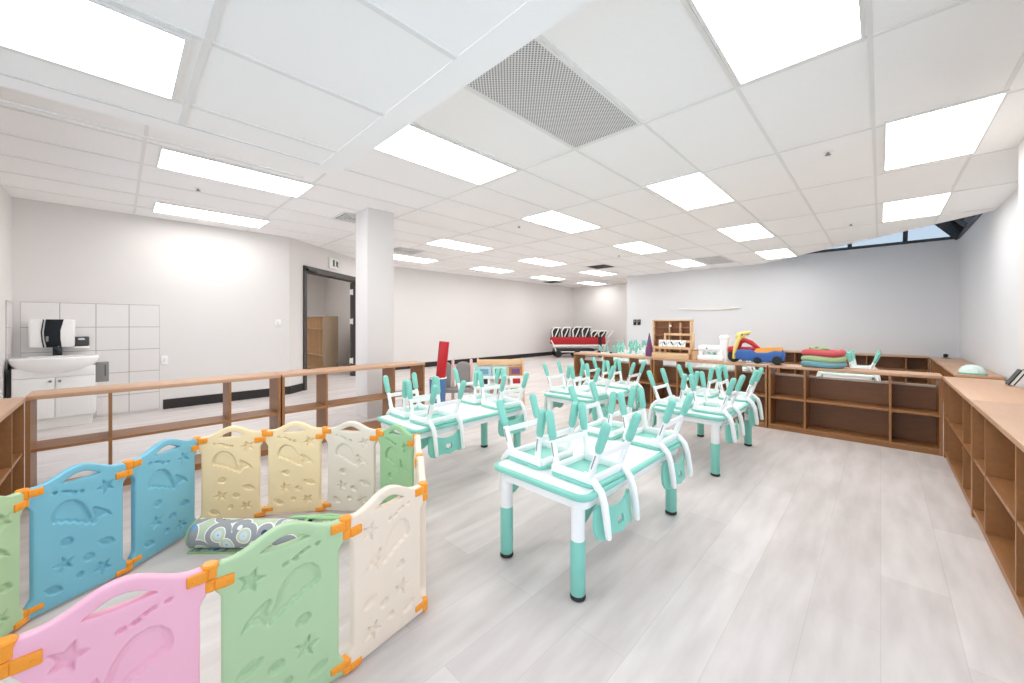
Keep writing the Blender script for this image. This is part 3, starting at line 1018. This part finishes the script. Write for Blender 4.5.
J = {1: (-.165, 1.329), 2: (.174, 1.343), 3: (.535, 1.332), 4: (.873, 1.385), 45: (1.05, 1.70), 5: (1.225, 2.015), 6: (1.127, 2.290), 7: (.912, 2.585), 8: (.628, 2.79),
     9: (.315, 2.895), 10: (.030, 2.64), 11: (-.264, 2.485), 12: (-.44, 2.195), 14: (-.45, 1.50)}
panels = [
    (1, 2, 'p_pink', 'pink playpen panel in the foreground at the lower left'),
    (2, 3, 'p_grn', 'pale green playpen panel in the front, between the pink and cream ones'),
    (3, 4, 'p_cre', 'cream playpen panel in the front, right of the pale green one'),
    (4, 45, 'p_cre', 'cream playpen panel seen edge-on at the right, nearer of the two'),
    (45, 5, 'p_cre', 'cream playpen panel seen edge-on at the right, farther of the two'),
    (5, 6, 'p_dgr', 'darker green playpen panel at the back right, below the left table'),
    (6, 7, 'p_ivo', 'ivory playpen panel at the back, between the green and yellow ones'),
    (7, 8, 'p_yel', 'pale yellow playpen panel at the back, beside the ivory one'),
    (8, 9, 'p_yel', 'pale yellow playpen panel at the back, beside the blue one'),
    (9, 10, 'p_blue', 'blue playpen panel touching the yellow one, by the rolled rug end'),
    (10, 11, 'p_blue', 'blue playpen panel on the left, next to the green edge panel'),
    (11, 12, 'p_grn', 'pale green playpen panel cut by the left edge of the photo'),
    (14, 1, 'p_yel', 'playpen panel just outside the lower left corner, only its orange clip showing'),
]
for a, b, mn, lab in panels:
    A, B = Vector(J[a]), Vector(J[b])
    c = (A + B) / 2; d = B - A
    t = thing('playpen_panel', lab, 'playpen panel', (c.x, c.y, 0), math.atan2(d.y, d.x), 'playpen panels')
    sx = d.length / PW
    o = link('panel_board', PM, None, t, angle=0)
    PM.polygons.foreach_set('use_smooth', [True] * len(PM.polygons))
    o.scale.x = sx
    o.material_slots[0].link = 'OBJECT'
    o.material_slots[0].material = M[mn]
    for k, me in CM.items():
        q = link('hinge_clip', me, None, t, angle=35)
        q.location.x = k[0] * (d.length - PW) / 2
PM.set_sharp_from_angle(angle=math.radians(50))

# ------------------------------------------------------------------ rolled play rug inside the playpen
def rolled_rug():
    p0, p1 = Vector((.29, 2.665)), Vector((.80, 2.115))
    L = (p1 - p0).length
    ang = math.atan2(p1.y - p0.y, p1.x - p0.x)
    t = thing('rolled_rug', 'rolled play rug with a road print lying inside the playpen', 'rug', (p0.x, p0.y, 0), ang)
    # spiral cross-section in (y,z), tail lying on the floor towards the camera (-y)
    sec = []
    turns = 3.4
    n = 110
    for i in range(n):
        th = -PI / 2 - 2 * PI * turns * (1 - i / (n - 1))     # ends at the bottom
        r = .074 - .0085 * turns * (1 - i / (n - 1))
        sec.append((r * math.cos(th), .0755 + r * math.sin(th)))
    # sense: arrive at the bottom moving towards +y or -y ; add the tail that way
    dy = 1 if sec[-1][0] - sec[-2][0] > 0 else -1
    for i in range(1, 4):
        sec.append((sec[n - 1][0] + dy * .018 * i, .003))
    if dy > 0: sec = [(-y, z) for y, z in sec]
    bm = bmesh.new()
    uvl = bm.loops.layers.uv.new('UVMap')
    acc = [0]
    for p, q in zip(sec, sec[1:]): acc.append(acc[-1] + math.hypot(q[0] - p[0], q[1] - p[1]))
    NL = 24
    rows = [[bm.verts.new((L * k / NL, y, z)) for y, z in sec] for k in range(NL + 1)]
    for k in range(NL):
        for i in range(len(sec) - 1):
            f = bm.faces.new((rows[k][i], rows[k + 1][i], rows[k + 1][i + 1], rows[k][i + 1]))
            for lp, (kk, ii) in zip(f.loops, ((k, i), (k + 1, i), (k + 1, i + 1), (k, i + 1))):
                lp[uvl].uv = (L * kk / NL, acc[ii])
    me = bpy.data.meshes.new('rug_sheet'); bm.to_mesh(me); bm.free()
    o = link('rug_sheet', me, M['rug'], t, angle=60)
    md = o.modifiers.new('thickness', 'SOLIDIFY'); md.thickness = .004; md.offset = 0
    # green bound edge along the tail and the near end
    MB().b2(0, L, sec[-1][0] - .008, sec[-1][0] + .004, .0, .008, .002).build('edge_binding', M['ruggr'], t)
    mb = MB(); mb.tube([(0.002, y, z) for y, z in sec[n - 34:n]], .0042, 6); mb.build('edge_binding', M['ruggr'], t)
    # carrying straps at the right-hand end
    for x, a0 in ((.60, 0.0), (.74, .0)):
        mb = MB()
        mb.tube([(x, .080 * math.cos(k), .0775 + .080 * math.sin(k)) for k in [(-.35 + 1.7 * i / 20) * PI for i in range(21)]], .011, 8, flat=.28, up=(0, 0, 1), rounded=False)
        mb.build('strap', M['strap'], t)
    mb = MB(); mb.tube([(.60, .01, .158), (.64, -.02, .176), (.70, -.035, .180), (.76, -.02, .170), (.78, .0, .160)], .013, 8, flat=.6)
    mb.build('strap_handle', M['strap'], t)
    mb = MB(); mb.tube([(.50, .03, .150), (.60, .005, .166), (.72, .02, .166), (.80, .02, .150)], .012, 8, flat=.6)
    mb.build('strap_handle', M['strap'], t)
    MB().box((.30, sec[-1][0] - .014, .008), (.03, .03, .012), None, .003).build('tag', M['paper'], t)
rolled_rug()

# ------------------------------------------------------------------ wash corner
tl = MB()
def tilewall(mb, xs, zs, y, skip=()):
    for i in range(len(xs) - 1):
        for k in range(len(zs) - 1):
            mb.b2(xs[i] + .003, xs[i + 1] - .003, y - .010, y - .002, zs[k] + .003, zs[k + 1] - .003)
zs = [0.02, .255, .555, .855, 1.155, 1.455]
xs = [-.80, -.50, -.20, .10, .40]
xs = [x * YL / 7.4 for x in xs]
tilewall(tl, xs, zs, YL)
struct(tl.build('trim_wall_tiles', M['tile'], angle=0), 'white square wall tiles behind the sink')
struct(MB().b2(xs[0], xs[-1], YL - .003, YL, 0.02, 1.457).build('trim_tile_grout', M['grout'], angle=0))
tl = MB()
for k in range(len(zs) - 1):
    tl.b2(-.85 + .002, -.85 + .010, YL - .33, YL - .02, zs[k] + .003, zs[k + 1] - .003)
struct(tl.build('trim_side_tiles', M['tile'], angle=0))
struct(MB().b2(-.85, -.847, YL - .34, YL - .012, .02, 1.457).build('trim_side_grout', M['grout'], angle=0))

vy0, vy1 = 6.83, YL - .014
vn = thing('sink_vanity', 'white sink vanity cabinet with rounded basin in the left corner', 'sink', (-.49, 7.06, 0))
def lv(mb, name, m, parent=vn):
    o = mb.build(name, m, parent)
    o.location = (.49, -7.06, 0)
    return o
lv(MB().b2(-.80, -.19, vy0 + .02, vy1, .12, .70, .004), 'cabinet_body', M['lacq'])
lv(MB().b2(-.77, -.22, vy0 + .07, vy1 - .05, 0.0, .12), 'plinth', M['lacq'])
lv(MB().b2(-.832, -.802, vy0 + .02, vy1, .0, .70), 'side_gap_shade', M['black'])  # black strip colours in the shade of the gap beside the cabinet
for x0, x1, kx in ((-.795, -.50, -.53), (-.492, -.195, -.462)):
    dr = lv(MB().b2(x0, x1, vy0, vy0 + .018, .13, .585, .003), 'cabinet_door', M['lacq'])
    inn = MB().b2(x0 + .04, x1 - .04, vy0 - .004, vy0 + .002, .17, .545, .003).build('door_field', M['lacq'], dr)
    kb = MB().lathe([(.006, 0), (.006, .012), (.014, .016), (.012, .024)], 12, Matrix.Translation((kx, vy0, .545)) @ Matrix.Rotation(PI / 2, 4, 'X')).build('knob', M['grey'], dr)
lv(MB().b2(-.795, -.195, vy0 + .004, vy0 + .02, .592, .698, .003), 'fascia', M['lacq'])
# basin: rim slab with a bulging bowl front
bs = MB()
bx, bw = -.495, .335
out = [(-bw, .24), (-bw, -.10)] + [(-bw * math.cos(PI * i / 24), -.10 - .24 * math.sin(PI * i / 24)) for i in range(1, 24)] + [(bw, -.10), (bw, .24)]
slab(bs, out, .775, .815, .012, 3, Matrix.Translation((bx, 7.04, 0)))
rr = []
for k in range(10):
    q = k / 9
    fx = math.sqrt(max(0, 1 - q * q)) * .97 + .02
    fy = 1 - .55 * q ** 2.2
    rr.append([(bx + x * fx, 7.04 + (y if y > 0 else y * fy), .79 - .19 * q) for x, y in out])
bs.rings(rr)
lv(bs, 'basin', M['cer'])
dishb = MB()
dishb.lathe([(.02, -.006), (.12, .0), (.155, .012), (.16, .018), (.15, .014), (.11, .003), (.02, -.002)], 28, Matrix.Translation((bx, 6.97, .802)) @ Matrix.Diagonal((1.35, .8, 1, 1)))
lv(dishb, 'basin_well', M['cer'])
fc = MB()
fc.lathe([(.10, .812), (.10, .818), (.03, .822)], 20, Matrix.Translation((-.50, 7.17, 0)) @ Matrix.Diagonal((1, .35, 1, 1)))
fc.box((-.50, 7.16, .875), (.075, .06, .12), None, .012)
fc.tube([(-.50, 7.15, .925), (-.50, 7.08, .935), (-.50, 7.02, .915)], .018, 10)
lv(fc, 'tap', M['bglos'])

dsp = thing('towel_dispenser', 'white wall dispenser with black glossy centre above the sink', 'dispenser', (-.54, YL - .01, .92))
mb = MB()
mb.box((0, -.09, .165), (.345, .18, .33), None, .02, 3); mb.build('housing', M['lacq'], dsp)
mb = MB(); mb.prism([(-.055, .005), (-.03, .325), (.10, .325), (.075, .005)][0:0] + [(-.04, .0), (-.055, .09), (-.06, .18), (-.045, .33), (.09, .33), (.065, .2), (.065, .1), (.075, .0)], -.188, -.178)
mb.build('centre_panel', M['bglos'], dsp)
MB().prism([(-.055, .0), (-.067, .09), (-.072, .18), (-.057, .33), (-.066, .33), (-.083, .18), (-.078, .09), (-.066, .0)], -.186, -.178).build('trim_line', M['black'], dsp)
MB().box((-.035, -.19, .10), (.02, .008, .06), None, .003).build('indicator', M['grey'], dsp)

sd = thing('soap_dispenser', 'small black soap dispenser with white tray on the tiles', 'dispenser', (-.315, YL - .01, .895))
MB().box((0, -.045, .085), (.125, .09, .115), None, .012).build('soap_box', M['dark'], sd)
MB().box((0, -.05, .012), (.13, .10, .024), None, .006).build('tray', M['lacq'], sd)
MB().prism([(-.03, -.012), (.03, -.012), (.022, .012), (-.022, .012)], -.095, -.088, Matrix.Translation((0, 0, .115))).build('push_bar', M['chrome'], sd)

pb = thing('paper_box', 'grey metal paper box hanging at the right side of the vanity', 'box', (-.135, vy0 + .11, .50))
MB().box((0, 0, .11), (.11, .10, .24), None, .004).build('box_body', M['grey'], pb)
MB().b2(.02, .028, -.053, -.049, .06, .2).build('slot', M['dark'], pb)

def wplate(name, label, cat, loc, rz, w_, h_, m, mk=None):
    t = thing(name, label, cat, loc, rz)
    MB().box((0, -.004, 0), (w_, .008, h_), None, .003).build('plate', m, t)
    if mk: MB().box((0, -.009, 0), (w_ * .35, .008, h_ * .5), None, .002).build('rocker', mk, t)
    return t
wplate('wall_socket', 'white socket plate low on the wall right of the tiles', 'socket', (.445, YL, .69), 0, .075, .12, M['lacq'], M['tile'])
wplate('light_switch', 'white switch plate on the wall left of the doorway', 'switch', (1.83, YL, 1.21), 0, .085, .12, M['lacq'], M['tile'])
tt = thing('wall_controls', 'pair of small black controls on the back wall', 'switch', (XB, 5.40, 1.24), -PI / 2)
for s in (-1, 1):
    MB().box((s * .065, -.012, 0), (.10, .024, .17), None, .006).build('control_box', M['black'], tt)
    MB().box((s * .065, -.026, .03), (.05, .006, .05), None, .002).build('dial_window', M['grey'], tt)
wr = thing('wall_rail', 'thin pale rail high on the back wall', 'rail', (XB, 3.35, 1.61), -PI / 2)
MB().tube([(-.75, -.03, .0), (-.3, -.03, -.03), (.3, -.03, -.035), (.75, -.03, .0)], .014, 8).build('rail', M['edge'], wr)
for x in (-.6, .6):
    MB().box((x, -.015, 0), (.03, .03, .03), None, .003).build('bracket', M['lacq'], wr)

# lockers behind the doorway
lk = thing('locker_unit', 'taupe cubby locker unit seen through the doorway', 'locker', (3.42, 9.84, 0))
MB().b2(0, .36, 0, .022, 0, 1.38, .002).build('side_panel', M['locker'], lk)
MB().b2(0, .36, 1.53, 1.552, 0, 1.38, .002).build('side_panel', M['locker'], lk)
MB().b2(0, .36, .022, 1.53, 1.358, 1.38, .002).build('top_board', M['locker'], lk)
MB().b2(.345, .36, .022, 1.53, .05, 1.358).build('back_panel', M['locker'], lk)
for z in (.05, .40, 1.05):
    MB().b2(.004, .345, .022, 1.53, z, z + .022, .001).build('shelf_board', M['locker'], lk)
for i in range(1, 6):
    y = .022 + 1.508 * i / 6
    MB().b2(.006, .345, y - .009, y + .009, .072, 1.358).build('divider', M['woodlt'], lk)

# ------------------------------------------------------------------ things on the middle shelves (top at .725)
ZT = .725
# wooden toy cabinet
tc = thing('toy_cabinet', 'small reddish wooden cabinet with slatted shelves standing on the shelf', 'cabinet', (5.33, 2.13, ZT), -PI / 2)
W_, D_, H_ = .54, .085, .51
for x in (-W_ / 2, W_ / 2 - .02):
    MB().b2(x, x + .02, 0, D_, 0, H_, .002).build('side_panel', M['woodlt'], tc)
MB().b2(-W_ / 2 - .005, W_ / 2 + .005, -.004, D_, H_, H_ + .02, .002).build('top_board', M['woodlt'], tc)
MB().b2(-W_ / 2 + .02, W_ / 2 - .02, D_ - .012, D_ - .002, 0, H_).build('back_panel', M['woodrd'], tc)
for z in (.10, .20, .30, .41):
    MB().b2(-W_ / 2 + .02, W_ / 2 - .02, .006, D_ - .012, z, z + .016, .001).build('shelf_board', M['woodrd'], tc)
for x in (-.03, .12):
    MB().b2(x - .007, x + .007, .004, D_ - .012, .016, H_ - .02).build('divider', M['woodlt'], tc)
MB().sphere((-.01, -.004, .44), .017).build('knob', M['paper'], tc)
# tiered rack
tr = thing('tiered_rack', 'pale wooden tiered rack with white cards before the toy cabinet', 'rack', (5.21, 2.075, ZT), -PI / 2)
MB().b2(-.25, .25, -.08, .10, .0, .075, .004).build('rack_base', M['woodlt'], tr)
for k, (z, y) in enumerate(((.13, -.06), (.22, .01), (.31, .075))):
    x0 = -.23 + .05 * k
    MB().b2(x0, .26, y - .012, y + .012, z - .0, z + .03, .004).build('rail', M['woodlt'], tr)
    MB().b2(x0 - .005, x0 + .02, y - .015, y + .015, .07, z + .03, .003).build('post', M['woodlt'], tr)
    MB().b2(.245, .27, y - .015, y + .015, .07, z + .03, .003).build('post', M['woodlt'], tr)
for i in range(7):
    x = -.14 + .052 * i
    t = thing('picture_card', 'white picture cards leaning in the tiered rack' , 'card', (5.21 - .025 - .01, 2.075 - x, ZT + .162), -PI / 2 + random.uniform(-.2, .2), 'cards in the tiered rack')
    MB().box((0, .004, .045), (.044, .004, .09), Matrix.Rotation(-.18, 3, 'X')).build('card_sheet', M['paper'], t, angle=0)
    MB().box((0, .0005, .045), (.018, .002, .05), Matrix.Rotation(-.18, 3, 'X') @ Matrix.Rotation(.5 * (-1) ** i, 3, 'Y')).build('card_print', M['sign'] if i % 2 else M['skyp'], t, angle=0)
wd = thing('wooden_drum', 'short round wooden drum at the right end of the tiered rack', 'toy', (5.22, 1.775, ZT))
MB().lathe([(.03, 0), (.042, .004), (.046, .06), (.046, .08), (.042, .138), (.03, .142)], 24).build('drum_shell', M['woodlt'], wd)
MB().torus((0, 0, .128), .044, .005).build('drum_hoop', M['woodrd'], wd)
# purple toy figure
pf = thing('toy_cone', 'small purple pointed toy left of the wooden toy cabinet', 'toy', (5.33, 2.45, ZT))
MB().lathe([(.05, 0), (.055, .02), (.045, .12), (.03, .2), (.012, .30), (.004, .34)], 16).build('toy_body', M['purple'], pf)
MB().torus((0, 0, .13), .045, .008).build('toy_band', M['redp'], pf)
# white toy machine
wm = thing('toy_machine', 'white plastic toy machine with an upright round post', 'toy', (5.25, 1.565, ZT), -PI / 2)
mb = MB(); mb.box((-.01, 0, .035), (.31, .18, .07), None, .02, 3); mb.build('machine_base', M['white'], wm)
mb = MB(); mb.box((-.02, 0, .155), (.29, .15, .085), None, .035, 4); mb.build('machine_arm', M['white'], wm)
mb = MB(); mb.box((-.135, 0, .10), (.05, .13, .12), None, .018, 3); mb.box((.10, 0, .10), (.07, .13, .12), None, .015, 3); mb.build('machine_column', M['white'], wm)
MB().lathe([(.046, 0), (.05, .01), (.05, .285), (.058, .29), (.058, .315), (.03, .33)], 24, Matrix.Translation((.135, 0, 0))).build('post', M['white'], wm)
MB().sphere((-.05, -.074, .16), .012).build('dial', M['grey'], wm)

# ride-on toy motorbike, lying along the shelf, nose to the left (+y)
bk = thing('ride_on_bike', 'blue red and yellow ride-on toy motorbike on the shelf top', 'toy bike', (5.25, 1.085, ZT), -PI / 2)
# local: nose to -x, -y faces the camera
mb = MB()
prof = [(-.20, .045), (-.21, .11), (-.18, .16), (-.05, .165), (.02, .135), (.12, .14), (.20, .165), (.275, .16), (.29, .12), (.285, .05), (.20, .03), (.08, .028), (-.10, .03)]
slabm = Matrix(((1, 0, 0, 0), (0, 0, 1, 0), (0, 1, 0, 0), (0, 0, 0, 1)))
slab(mb, prof[::-1], -.075, .075, .02, 4, slabm); mb.build('bike_body', M['blue'], bk)
mb = MB()
slab(mb, [(.0, .14), (.02, .17), (.10, .178), (.18, .182), (.25, .188), (.265, .17), (.20, .155), (.12, .135), (.04, .13)], -.065, .065, .012, 3, slabm); mb.build('saddle', M['orangep'], bk)
# red tank with opening
mb = MB()
mb.tube([(-.19, 0, .165), (-.165, 0, .25), (-.11, 0, .272), (-.05, 0, .245), (.03, 0, .175)], [.026, .028, .028, .028, .024], 12)
mb.tube([(-.18, 0, .17), (-.08, 0, .172), (.03, 0, .168)], .022, 10)
mb.build('tank_frame', M['redp'], bk)
mb = MB(); mb.sphere((-.245, 0, .155), .055, (1.15, .9, .75)); mb.build('front_mudguard', M['redp'], bk)
mb = MB(); mb.tube([(-.225, -.035, .06), (-.215, -.035, .16), (-.185, -.03, .26), (-.165, -.02, .30)], .022, 10)
mb.tube([(-.225, .035, .06), (-.215, .035, .16), (-.185, .03, .26), (-.165, .02, .30)], .022, 10); mb.build('fork', M['yellow'], bk)
mb = MB(); mb.sphere((-.165, 0, .32), .05, (1.1, .8, .9)); mb.tube([(-.17, 0, .335), (-.11, 0, .36), (-.06, 0, .372)], [.03, .022, .014], 10)
mb.build('headlamp_cowl', M['yellow'], bk)
mb = MB(); mb.tube([(-.11, -.14, .345), (-.14, -.05, .34), (-.14, .05, .34), (-.11, .14, .345)], .013, 10); mb.build('handlebar', M['grey'], bk)
for x, r in ((-.235, .072), (.03, .04), (.225, .05)):
    ys = (0,) if x < -.2 else (-.075, .075)
    for y in ys:
        MB().lathe([(r * .5, -.022), (r * .92, -.02), (r, -.012), (r, .012), (r * .92, .02), (r * .5, .022)], 24, Matrix.Translation((x, y, r + .001)) @ Matrix.Rotation(PI / 2, 4, 'X')).build('wheel', M['black'], bk)
ps = thing('paper_sheet', 'white paper sheet lying under the toy bike', 'paper', (5.19, 1.05, ZT), .05)
MB().box((0, 0, .002), (.12, .24, .003)).build('sheet', M['paper'], ps, angle=0)

# coil of fabric hoops, one thing per colour
hoops = [(.036, .200, .034, 'tblu', 'dusty blue fabric hoop at the bottom of the coil stack'), (.094, .196, .032, 'tgrn', 'sage green fabric hoop in the middle of the coil stack'),
         (.158, .194, .036, 'tred', 'coral red fabric hoop on top of the coil stack')]
for z, R, r, mn, lab in hoops:
    t = thing('fabric_hoop', lab, 'toy hoop', (5.285, .455, ZT + z), random.uniform(0, 6), 'stacked fabric hoops')
    fz = lambda a: .006 * math.sin(3 * a)
    MB().torus((0, 0, 0), R - r, r, Matrix.Diagonal((.86 if mn else 1, 1, 1, 1)), 48, 12, fz).build('fabric_ring', M[mn], t)
    MB().torus((0, 0, r * .75), R - r * 1.5, .006, None, 48, 6, fz).build('seam', M['strap'], t)
    t.rotation_euler.z = 0
t = thing('folded_tunnel', 'green folded mesh lying inside the top coral hoop', 'toy', (5.285, .50, ZT + .19))
mb = MB(); mb.torus((0, 0, 0), .085, .016, None, 32, 8, lambda a: .012 * math.sin(2 * a)); mb.build('folded_hoop', M['ruggr'], t)
mb = MB(); mb.torus((-.01, .01, .012), .06, .012, None, 32, 8, lambda a: .01 * math.cos(3 * a)); mb.build('folded_hoop', M['tgrn'], t)

# mint bowl, black knob, leaning tablet on the right-hand shelves
bw_ = thing('mint_bowl', 'upturned pale mint bowl on the low shelf by the right wall', 'bowl', (7.33, -.83, .57))
MB().lathe([(.115, 0), (.118, .02), (.108, .055), (.085, .09), (.05, .112), (.004, .12)], 28).build('bowl_shell', M['bowl'], bw_)
MB().torus((0, 0, .014), .115, .010).build('bowl_rim', M['mint'], bw_)
bb = thing('toy_ball', 'small black ball on a stand deepest on the corner shelf', 'toy', (10.35, -.86, .57))
MB().sphere((0, 0, .05), .034).build('ball', M['black'], bb)
MB().lathe([(.06, 0), (.06, .010), (.02, .018)], 20).build('stand', M['grey'], bb)
tb = thing('tablet_stand', 'thin black tablet stand leaning on the near right wall above the shelf', 'stand', (4.70, -.72, ZT), 0)
rot = Matrix.Rotation(math.radians(28), 3, 'X')
for k in (0, 1):
    MB().box((0, -.03 + .026 * k - .012, .068), (.11, .008, .135), rot, .002).build('tablet_board', M['black'], tb)
MB().box((0, -.029, .066), (.105, .014, .125), rot).build('spacer', M['paper'], tb)

# ------------------------------------------------------------------ behind the left table
rk = thing('book_rack', 'wooden display rack of picture books behind the left table', 'book rack', (3.90, 4.10, 0), YAW - PI / 2 + .12)
for s in (-1, 1):
    mb = MB()
    mb.prism([(-.20, 0), (-.16, 0), (.03, .66), (-.0, .69), (-.045, .66)], -.014, .014, Matrix.Translation((s * .33, 0, 0)) @ Matrix.Rotation(PI / 2, 4, 'Z'))
    mb.prism([(.20, 0), (.16, 0), (-.03, .64), (.0, .69), (.03, .66)], -.010, .010, Matrix.Translation((s * .33, 0, 0)) @ Matrix.Rotation(PI / 2, 4, 'Z'))
    mb.build('side_frame', M['woodlt'], rk)
MB().box((0, -.02, .63), (.66, .02, .085), Matrix.Rotation(-.28, 3, 'X'), .003).build('top_rail', M['woodlt'], rk)
MB().box((0, -.055, .35), (.64, .008, .50), Matrix.Rotation(-.28, 3, 'X')).build('back_panel', M['paper'], rk)
for z, y in ((.14, -.17), (.27, -.135), (.40, -.095)):
    MB().box((0, y - .0, z), (.64, .03, .016), None, .002).build('ledge', M['paper'], rk)
    MB().box((0, y - .018, z + .018), (.64, .008, .04), None, .002).build('ledge_lip', M['paper'], rk)
base = rk.matrix_basis
bk_specs = [(-.24, .155, .42, .2, 'skyp', 'blue and white picture book on the top ledge of the rack', 'tblu'), (-.02, .155, .42, .19, 'mintlt', 'pale green picture book on the top ledge of the rack', 'sign'),
            (.22, .155, .42, .2, 'brown', 'brown and purple picture book on the top ledge of the rack', 'purple'), (-.24, .155, .285, .16, 'paper', 'white picture book on the middle ledge of the rack', 'black'),
            (.0, .15, .285, .2, 'pinkp', 'pink picture book on the middle ledge of the rack', 'redp'), (.23, .155, .285, .18, 'paper', 'white picture book with red corner on the middle ledge', 'red'),
            (-.1, .155, .155, .2, 'skyp', 'pale blue picture book on the bottom ledge of the rack', 'brown'), (.2, .155, .155, .2, 'paper', 'white picture book on the bottom ledge of the rack', 'ruggr')]
for x, hgt, z, wd_, mn, lab, mn2 in bk_specs:
    y = {.42: -.098, .285: -.138, .155: -.173}[z]
    t = thing('picture_book', lab, 'book', (0, 0, 0), 0, 'picture books on the display rack')
    t.matrix_basis = base @ Matrix.Translation((x, y, z - .005)) @ Matrix.Rotation(-.24, 4, 'X')
    MB().box((0, 0, hgt / 2), (wd_, .012, hgt)).build('cover', M[mn], t, angle=0)
    MB().box((.0, -.0065, hgt * .55), (wd_ * .62, .002, hgt * .5)).build('cover_picture', M[mn2], t, angle=0)
# grey padded bench with pale pink posts
gs = thing('padded_bench', 'low bench with two grey felt backs and pale pink posts', 'bench', (3.42, 4.53, 0), YAW - PI / 2 + .1)
for x in (-.18, .10):
    mb = MB()
    o_ = [(-.10, .0)] + [(-.10, .20)] + [(.10 * -math.cos(PI * i / 12), .30 + .06 * math.sin(PI * i / 12)) for i in range(0, 13)] + [(.10, .20), (.10, .0)]
    slab(mb, o_[::-1], -.05, .05, .025, 4, Matrix.Translation((x, 0, .28)) @ slabm)
    mb.build('back_cushion', M['felt'], gs)
for x in (-.05, .215):
    MB().tube([(x, 0, 0.02), (x, 0, .66)], .021, 12).build('post', M['pinkp'], gs)
MB().b2(-.32, .25, -.22, .06, .22, .27, .008).build('bench_seat', M['felt'], gs)
for x in (-.28, .21):
    for y in (-.19, .04):
        MB().b2(x - .02, x + .02, y - .02, y + .02, 0, .22, .003).build('leg', M['paper'], gs)
# blue bin with red roller
bn = thing('blue_bin', 'blue bin with white rim holding the red roller', 'bin', (3.0, 4.39, 0))
MB().lathe([(.075, 0), (.095, .01), (.115, .46), (.107, .46), (.088, .02), (.01, .015)], 24).build('bin_shell', M['bluep'], bn)
MB().torus((0, 0, .46), .112, .010).build('bin_rim', M['paper'], bn)
rl = thing('foam_roller', 'red foam roller standing in the blue bin', 'roller', (2.985, 4.38, .03))
rm = Matrix.Rotation(math.radians(6), 4, Vector((math.cos(YAW), math.sin(YAW), 0)))
MB().lathe([(.03, 0), (.062, .004), (.064, .01), (.068, .92), (.066, .93), (.03, .932)], 24, rm).build('foam_cylinder', M['redp'], rl)

# ------------------------------------------------------------------ stroller in the recess
st = thing('group_stroller', 'long red multi-seat stroller in the far recess', 'stroller', (11.45, 7.95, 0), YAW - PI / 2 + .06)
mb = MB()
slab(mb, [(-1.0, -.30), (.92, -.30), (1.0, .0), (.95, .30), (-.95, .30), (-1.02, 0)], .46, .72, .04, 3); mb.build('seat_tub', M['red'], st)
mb = MB()
for y in (-.30, .30):
    mb.tube([(-.95, y, .42), (.95, y, .42)], .022, 8)
    mb.tube([(-.85, y, .20), (.85, y, .20)], .018, 8)
    mb.tube([(-1.02, y, .60), (-.9, y, .38), (-.85, y, .2)], .02, 8)
    mb.tube([(1.02, y, .60), (.9, y, .38), (.85, y, .2)], .02, 8)
mb.build('chassis', M['lacq'], st)
mb = MB(); mb.b2(-.9, .55, -.27, .27, .20, .30, .03); mb.build('under_basket', M['black'], st)
mb = MB(); mb.b2(-.95, .95, -.32, .32, .385, .455, .02); mb.build('footboard', M['lacq'], st)
mb = MB(); mb.tube([(1.0, -.28, .70), (1.22, -.26, .93), (1.22, .26, .93), (1.0, .28, .70)], .018, 8); mb.build('push_handle', M['lacq'], st)
for i, (x, hh) in enumerate(((-.82, .34), (-.48, .34), (-.08, .36), (.26, .36), (.58, .22), (.84, .22))):
    mb = MB()
    mb.prism([(-.14, 0), (-.15, hh * .6), (-.10, hh * .95), (.10, hh), (.13, hh * .9), (.05, .02)], -.26, .26, Matrix.Translation((x, 0, .70)))
    mb.build('seat_back', M['black'], st)
    mb = MB(); mb.tube([(x - .15, -.27, .74), (x - .17, -.27, .70 + hh * .7), (x - .08, -.27, .72 + hh), (x + .13, -.27, .72 + hh * .98)], .024, 8)
    mb.tube([(x - .06, -.265, .74), (x + .06, -.265, .70 + hh * .9)], .02, 8)
    mb.build('harness', M['paper'], st)
MB().box((.72, -.312, .56), (.12, .02, .34), None, .006).build('side_strap', M['black'], st)
for x in (-.78, -.1, .72):
    for y in (-.33, .33):
        MB().lathe([(.06, -.02), (.115, -.02), (.125, -.01), (.125, .01), (.115, .02), (.06, .02)], 24, Matrix.Translation((x, y, .126)) @ Matrix.Rotation(PI / 2, 4, 'X')).build('wheel', M['black'], st)
